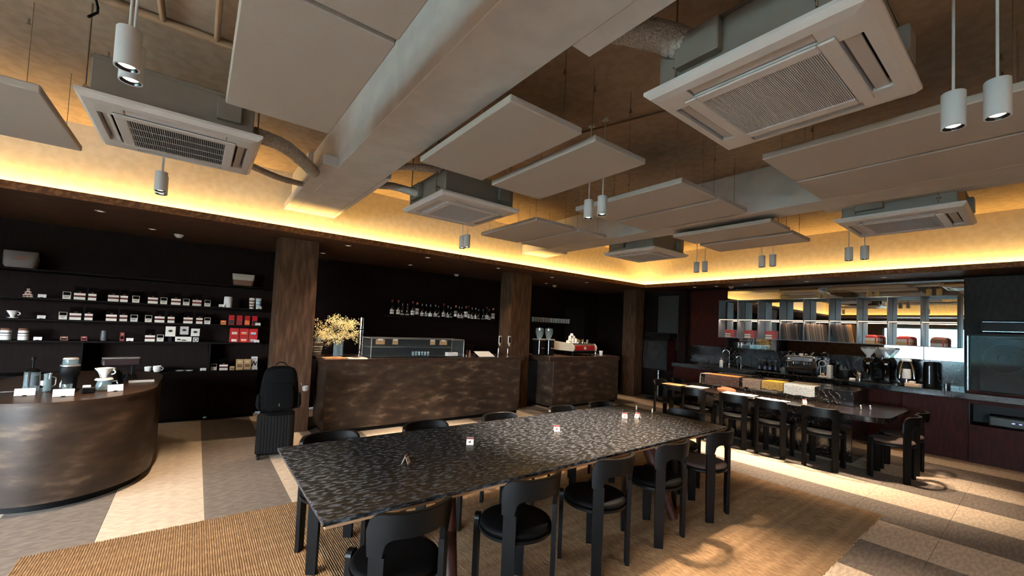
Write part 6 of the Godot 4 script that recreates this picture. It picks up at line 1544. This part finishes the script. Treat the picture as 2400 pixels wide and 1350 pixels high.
func hifi() -> void:
	for i in 2:
		var z0: float = [-0.71, -6.12][i]; var z1: float = [0.62, -5.46][i]
		var y0: float = [0.956, 0.72][i]; var y1: float = [1.80, 1.46][i]
		var x0 := 8.80 if i == 0 else 8.86
		var x1 := 9.27 if i == 0 else 9.2
		var s := thing("glass_cabinet", ["black framed glass cabinet holding a big horn loudspeaker, right edge", "black loudspeaker cabinet in the far corner beyond the mirror bar"][i], "cabinet", Vector3.ZERO, 0, "loudspeaker cabinets")
		put(MB.new().bx(x0, x1, y0, y0 + 0.025, z0, z1, 0.002), "bottom", M.black if i == 1 else M.cab, s)
		put(MB.new().bx(x0, x1, y1 - 0.03, y1, z0, z1, 0.002), "top", M.black, s)
		put(MB.new().bx(x0, x0 + 0.03, y0 + 0.025, y1 - 0.03, z0, z0 + 0.035, 0.002), "post", M.black, s)
		put(MB.new().bx(x0, x0 + 0.03, y0 + 0.025, y1 - 0.03, z1 - 0.035, z1, 0.002), "post", M.black, s)
		put(MB.new().bx(x1 - 0.02, x1, y0 + 0.025, y1 - 0.03, z0, z1), "back", M.black, s)
		put(MB.new().bx(x0 + 0.03, x1 - 0.02, y0 + 0.025, y1 - 0.03, z0, z0 + 0.012), "side", M.cab if i == 1 else M.black, s)
		put(MB.new().bx(x0 + 0.03, x1 - 0.02, y0 + 0.025, y1 - 0.03, z1 - 0.012, z1), "side", M.cab, s)
		put(MB.new().bx(x0 - 0.003, x0 - 0.0005, y0 + 0.03, y1 - 0.035, z0 + 0.01, z0 + 0.022), "edge_trim", M.steel, s)
		put(MB.new().bx(x0 + 0.010, x0 + 0.014, y0 + 0.026, y1 - 0.031, z0 + 0.036, z1 - 0.036), "pane", M.dimglass, s)
		var cz := -0.36 if i == 0 else (z0 + z1) / 2
		var cy := 1.46 if i == 0 else 1.12
		var sp := thing("loudspeaker", ["round black horn loudspeaker inside the right glass cabinet", "round black loudspeaker inside the far corner cabinet"][i], "loudspeaker", Vector3(0, 0, 0))
		var r := 0.19
		put(MB.new().bx(x0 + 0.12, x1 - 0.03, y0 + 0.0255, y1 - 0.06, cz - 0.24 if i == 0 else z0 + 0.05, cz + 0.24 if i == 0 else z1 - 0.05, 0.01), "case", M.black, sp)
		var c := MB.new(); c.xf = Transform3D(Basis(Vector3.FORWARD, PI / 2), Vector3(x0 + 0.119, cy, cz))
		c.lathe([Vector2(0, -0.01), Vector2(0.05, -0.02), Vector2(0.07, 0.0), Vector2(r * 0.9, -0.03), Vector2(r, -0.035), Vector2(r + 0.012, -0.02), Vector2(r + 0.014, 0.0)], 40)
		put(c, "cone", M.black, sp)
		var g := MB.new(); g.xf = c.xf
		g.lathe([Vector2(r, -0.036), Vector2(r + 0.01, -0.036), Vector2(r + 0.012, -0.026)], 40)
		put(g, "ring", M.greywood, sp)
		var a := thing("record_player", ["flat black hi-fi unit on top of the right glass cabinet", "flat black hi-fi unit on top of the far corner cabinet"][i], "hi-fi unit", Vector3(9.03, y1, 0.02 if i == 0 else -5.75), 0, "hi-fi units")
		var hz := 0.6 if i == 0 else 0.33
		put(MB.new().bx(-0.17, 0.17, 0.02, 0.19 if i == 0 else 0.16, -hz, hz, 0.01), "case", M.black, a)
		put(MB.new().bx(-0.174, -0.1705, 0.03, 0.04, -hz + 0.02, hz - 0.02, 0.001), "trim", M.steel, a)
		put(MB.new().bx(-0.174, -0.1705, 0.165 if i == 0 else 0.14, 0.172 if i == 0 else 0.147, -hz + 0.02, hz - 0.02, 0.001), "trim", M.steel, a)
		for sz in [-1, 1]: put(MB.new().bx(-0.12, 0.12, 0, 0.0199, sz * hz * 0.8 - 0.02, sz * hz * 0.8 + 0.02), "foot", M.black, a)
		if i == 1:
			put(MB.new().rod(Vector3(9.03, 0.02, -5.79), Vector3(9.03, 0.72, -5.79), 0.03, 14), "stand_post", M.steel, s)
			put(MB.new().bx(8.85, 9.2, 0, 0.02, -6.0, -5.58, 0.004), "stand_foot", M.black, s)

func rounded(x0: float, x1: float, z0: float, z1: float, r: float) -> PackedVector2Array:
	var pl := PackedVector2Array()
	for c in [[x1 - r, z1 - r, 0.0], [x0 + r, z1 - r, 90.0], [x0 + r, z0 + r, 180.0], [x1 - r, z0 + r, 270.0]]:
		for k in 9:
			var a := deg_to_rad(c[2] + 90.0 * k / 8.0)
			pl.append(Vector2(c[0] + cos(a) * r, c[1] + sin(a) * r))
	return pl

func stone_island() -> void:
	var t := thing("stone_island", "dark veined stone island bar with rounded corners and a raised block", "island bar", Vector3.ZERO)
	put(MB.new().slab(rounded(6.40, 7.92, -4.05, -1.13, 0.22), 0.675, 0.7195, true), "tabletop", M.emper, t)
	put(MB.new().slab(rounded(6.42, 7.90, -4.03, -1.15, 0.2), 0.655, 0.6745, true), "edge_build_up", M.emper, t)
	put(MB.new().bx(6.97, 7.78, 0, 0.6545, -3.70, -1.58, 0.006), "pedestal", M.marble, t)
	put(MB.new().bx(7.15, 7.92, 0.72, 0.925, -3.75, -1.605, 0.006), "raised_block", M.marble, t)
	var tp := 0.7198
	# cloths hanging over the front of the block
	var cl := [[-3.66, -3.09, 0.15, Color(0.15, 0.068, 0.04), "patterned brown cloth hanging over the front of the stone block", 1], [-3.04, -2.765, 0.135, Color(0.27, 0.215, 0.175), "taupe cloth between the brown and the yellow cloths", 2], [-2.755, -2.45, 0.115, Color(0.40, 0.30, 0.10), "mustard yellow patterned cloth on the stone block", 3], [-2.44, -2.05, 0.145, Color(0.52, 0.53, 0.52), "pale grey cloth at the right of the row on the block", 4]]
	for q in cl:
		var g := []
		var n := 26
		var r := RandomNumberGenerator.new(); r.seed = 70 + q[5]
		for i in n + 1:
			var z: float = lerpf(q[0], q[1], float(i) / n)
			var row := []
			var wv := 0.003 * sin(i * 1.3 + q[5]) + r.randf_range(-0.001, 0.001)
			for k in 4: row.append(Vector3(7.42 - k * 0.088, 0.9295 + 0.001 * sin(i * 0.8 + k), z))
			row.append(Vector3(7.146, 0.928, z))
			for k in 6:
				var d := float(k + 1) / 6.0
				row.append(Vector3(7.1435 - absf(wv) * d * 1.6 - 0.001, 0.922 - d * (q[2] + 0.006 * sin(i * 0.5 + q[5])), z + wv * d))
			g.append(row)
		var c := thing("draped_cloth", q[4], "cloth", Vector3.ZERO, 0, "cloths on the stone block")
		var m := tmat(ntex(80 + q[5], 0.035, [q[3].darkened(0.35), q[3], q[3].lightened(0.25)], [0.3, 0.5, 0.75], 4), Vector3(4, 4, 4), 0.75, 0.3)
		put(MB.new().sheet(g, 0.003), "cloth", m, c)
		if q[5] == 1 or q[5] == 3:
			var col: Material = mat(Color(0.72, 0.50, 0.22), 0.8) if q[5] == 1 else mat(Color(0.85, 0.66, 0.10), 0.8)
			put(MB.new().bx(7.15, 7.42, 0.9325, 0.9345, q[0] + 0.02, q[1] - 0.02), "top_fold", col, c)
	var wc := thing("white_cloth", "white cloth folded over the left end of the stone block", "cloth", Vector3.ZERO)
	var wg := []
	for i in 13:
		var x: float = 7.17 + i * 0.022
		wg.append([Vector3(x, 0.9305, -3.672), Vector3(x, 0.9305, -3.71), Vector3(x, 0.929, -3.752), Vector3(x, 0.905, -3.762), Vector3(x, 0.83, -3.768 - 0.003 * sin(i)), Vector3(x, 0.755, -3.775 - 0.006 * sin(i * 1.4))])
	put(MB.new().sheet(wg, 0.004), "cloth", M.white, wc)
	var ob := thing("serving_board", "dark flat serving board on the left end of the stone block", "board", Vector3(7.62, 0.9255, -3.35), 0.1)
	put(MB.new().bx(-0.17, 0.17, 0, 0.016, -0.26, 0.26, 0.004), "board", mat(Color(0.20, 0.18, 0.16), 0.7), ob)
	put(MB.new().tube([Vector3(-0.03, 0.012, 0.26), Vector3(-0.03, 0.014, 0.31), Vector3(0.03, 0.014, 0.31), Vector3(0.03, 0.012, 0.26)], 0.006, 8), "grip", M.black, ob)
	for i in 3:
		var q: Array = [[7.62, -2.3, 0.05, "tan paper sheet lying on top of the stone block"], [7.58, -1.95, -0.2, "thin glass plate near the right end of the stone block"], [7.70, -2.75, 0.15, "brown paper sheet in the middle of the stone block"]][i]
		var s := thing("paper_sheet", q[3], "sheet", Vector3(q[0], 0.9255, q[1]), q[2])
		put(MB.new().bx(-0.12, 0.12, 0, 0.003, -0.17, 0.17, 0.001), "sheet", [M.cream, M.smoke, M.kraft][i], s)
		put(MB.new().bx(-0.1, 0.02, 0.003, 0.006, -0.14, 0.1, 0.001), "second_sheet", [M.paper, M.smoke, M.cream][i], s)
	# papers and menus on the seating side
	var mn := [[6.70, -3.98, 0.02, 0.17, M.cream, "cream menu board, leftmost on the island seating side"], [6.80, -3.62, 0.06, 0.15, M.paper, "pale menu sheet, second on the island seating side"], [7.0, -4.0, -0.1, 0.0, M.cream, ""], [6.68, -2.88, 0.1, 0.22, M.white, "bright white napkin sheet before the brown cloth"], [6.57, -2.40, -0.06, 0.19, M.white, "crumpled white napkin sheet before the yellow cloth"]]
	for q in mn:
		if q[5] == "": continue
		var s := thing("menu_sheet", q[5], "sheet", Vector3(q[0], tp, q[1]), q[2], "sheets on the island")
		var g := []
		for i in 9:
			var row := []
			for j in 9: row.append(Vector3(-0.13 + j * 0.0325, 0.003 + (0.006 * absf(sin(i * 1.7 + j * 2.1)) if q[4] == M.white else 0.0), -q[3] + q[3] * 2 * i / 8.0))
			g.append(row)
		put(MB.new().sheet(g, 0.002), "sheet", q[4], s)
		if q[4] != M.white: put(MB.new().bx(-0.08, 0.05, 0.0045, 0.0052, -q[3] * 0.6, -q[3] * 0.3), "print", M.kraft, s)
	var nk := thing("bread_cloth", "crumpled tan cloth on the island below the brown cloth", "cloth", Vector3(6.98, tp, -3.22))
	put(MB.new().loft([[Vector3(0, 0.001, 0), 0.07, 0.15, 2.2], [Vector3(0.01, 0.02, 0), 0.062, 0.14, 2.4], [Vector3(0.0, 0.035, 0.02), 0.045, 0.1, 2.0], [Vector3(-0.01, 0.05, -0.02), 0.02, 0.05, 2.0]], 22), "cloth", mat(Color(0.46, 0.26, 0.13), 0.8), nk)
	tent(Vector3(6.80, tp, -2.07), -0.9, "folded card standing on the island bar before the grey cloth")
	for q in [[7.02, -1.50, "left"], [7.10, -1.42, "right"]]:
		var st := thing("white_stick", "white sugar stick leaning at the island bar's right end, %s one" % q[2], "sugar stick", Vector3(q[0], tp, q[1]), 0, "white sticks on the island")
		var g := MB.new(); g.xf = Transform3D(Basis(Vector3.BACK, 0.5), Vector3(0.01, 0.004, 0))
		g.bx(-0.007, 0.007, 0, 0.06, -0.007, 0.007, 0.003)
		put(g, "stick", M.white, st)
		put(MB.new().bx(-0.03, 0.03, 0, 0.004, -0.015, 0.015, 0.001), "base", M.black, st)
	# chairs round the island
	var proto: Node3D = get_node("dining_chair")
	var zz := [-1.745, -2.31, -2.80, -3.41]
	for i in 4: copy(proto, Vector3(6.44, 0, zz[i]), -PI / 2, "black chair on the near side of the stone island, %s from the right" % ORD[i], "dining_chair")
	for i in 2:
		var c := copy(proto, Vector3([6.71, 7.24][i], 0, -1.145), 0.0, "brown-seated black chair at the right end of the island, %s one" % ["left", "right"][i], "dining_chair")
		(c.get_node("seat") as MeshInstance3D).set_surface_override_material(0, M.suede)
	for i in 2: copy(proto, Vector3([6.72, 7.30][i], 0, -4.10), PI, "black chair at the far end of the stone island, %s one" % ["left", "right"][i], "dining_chair")
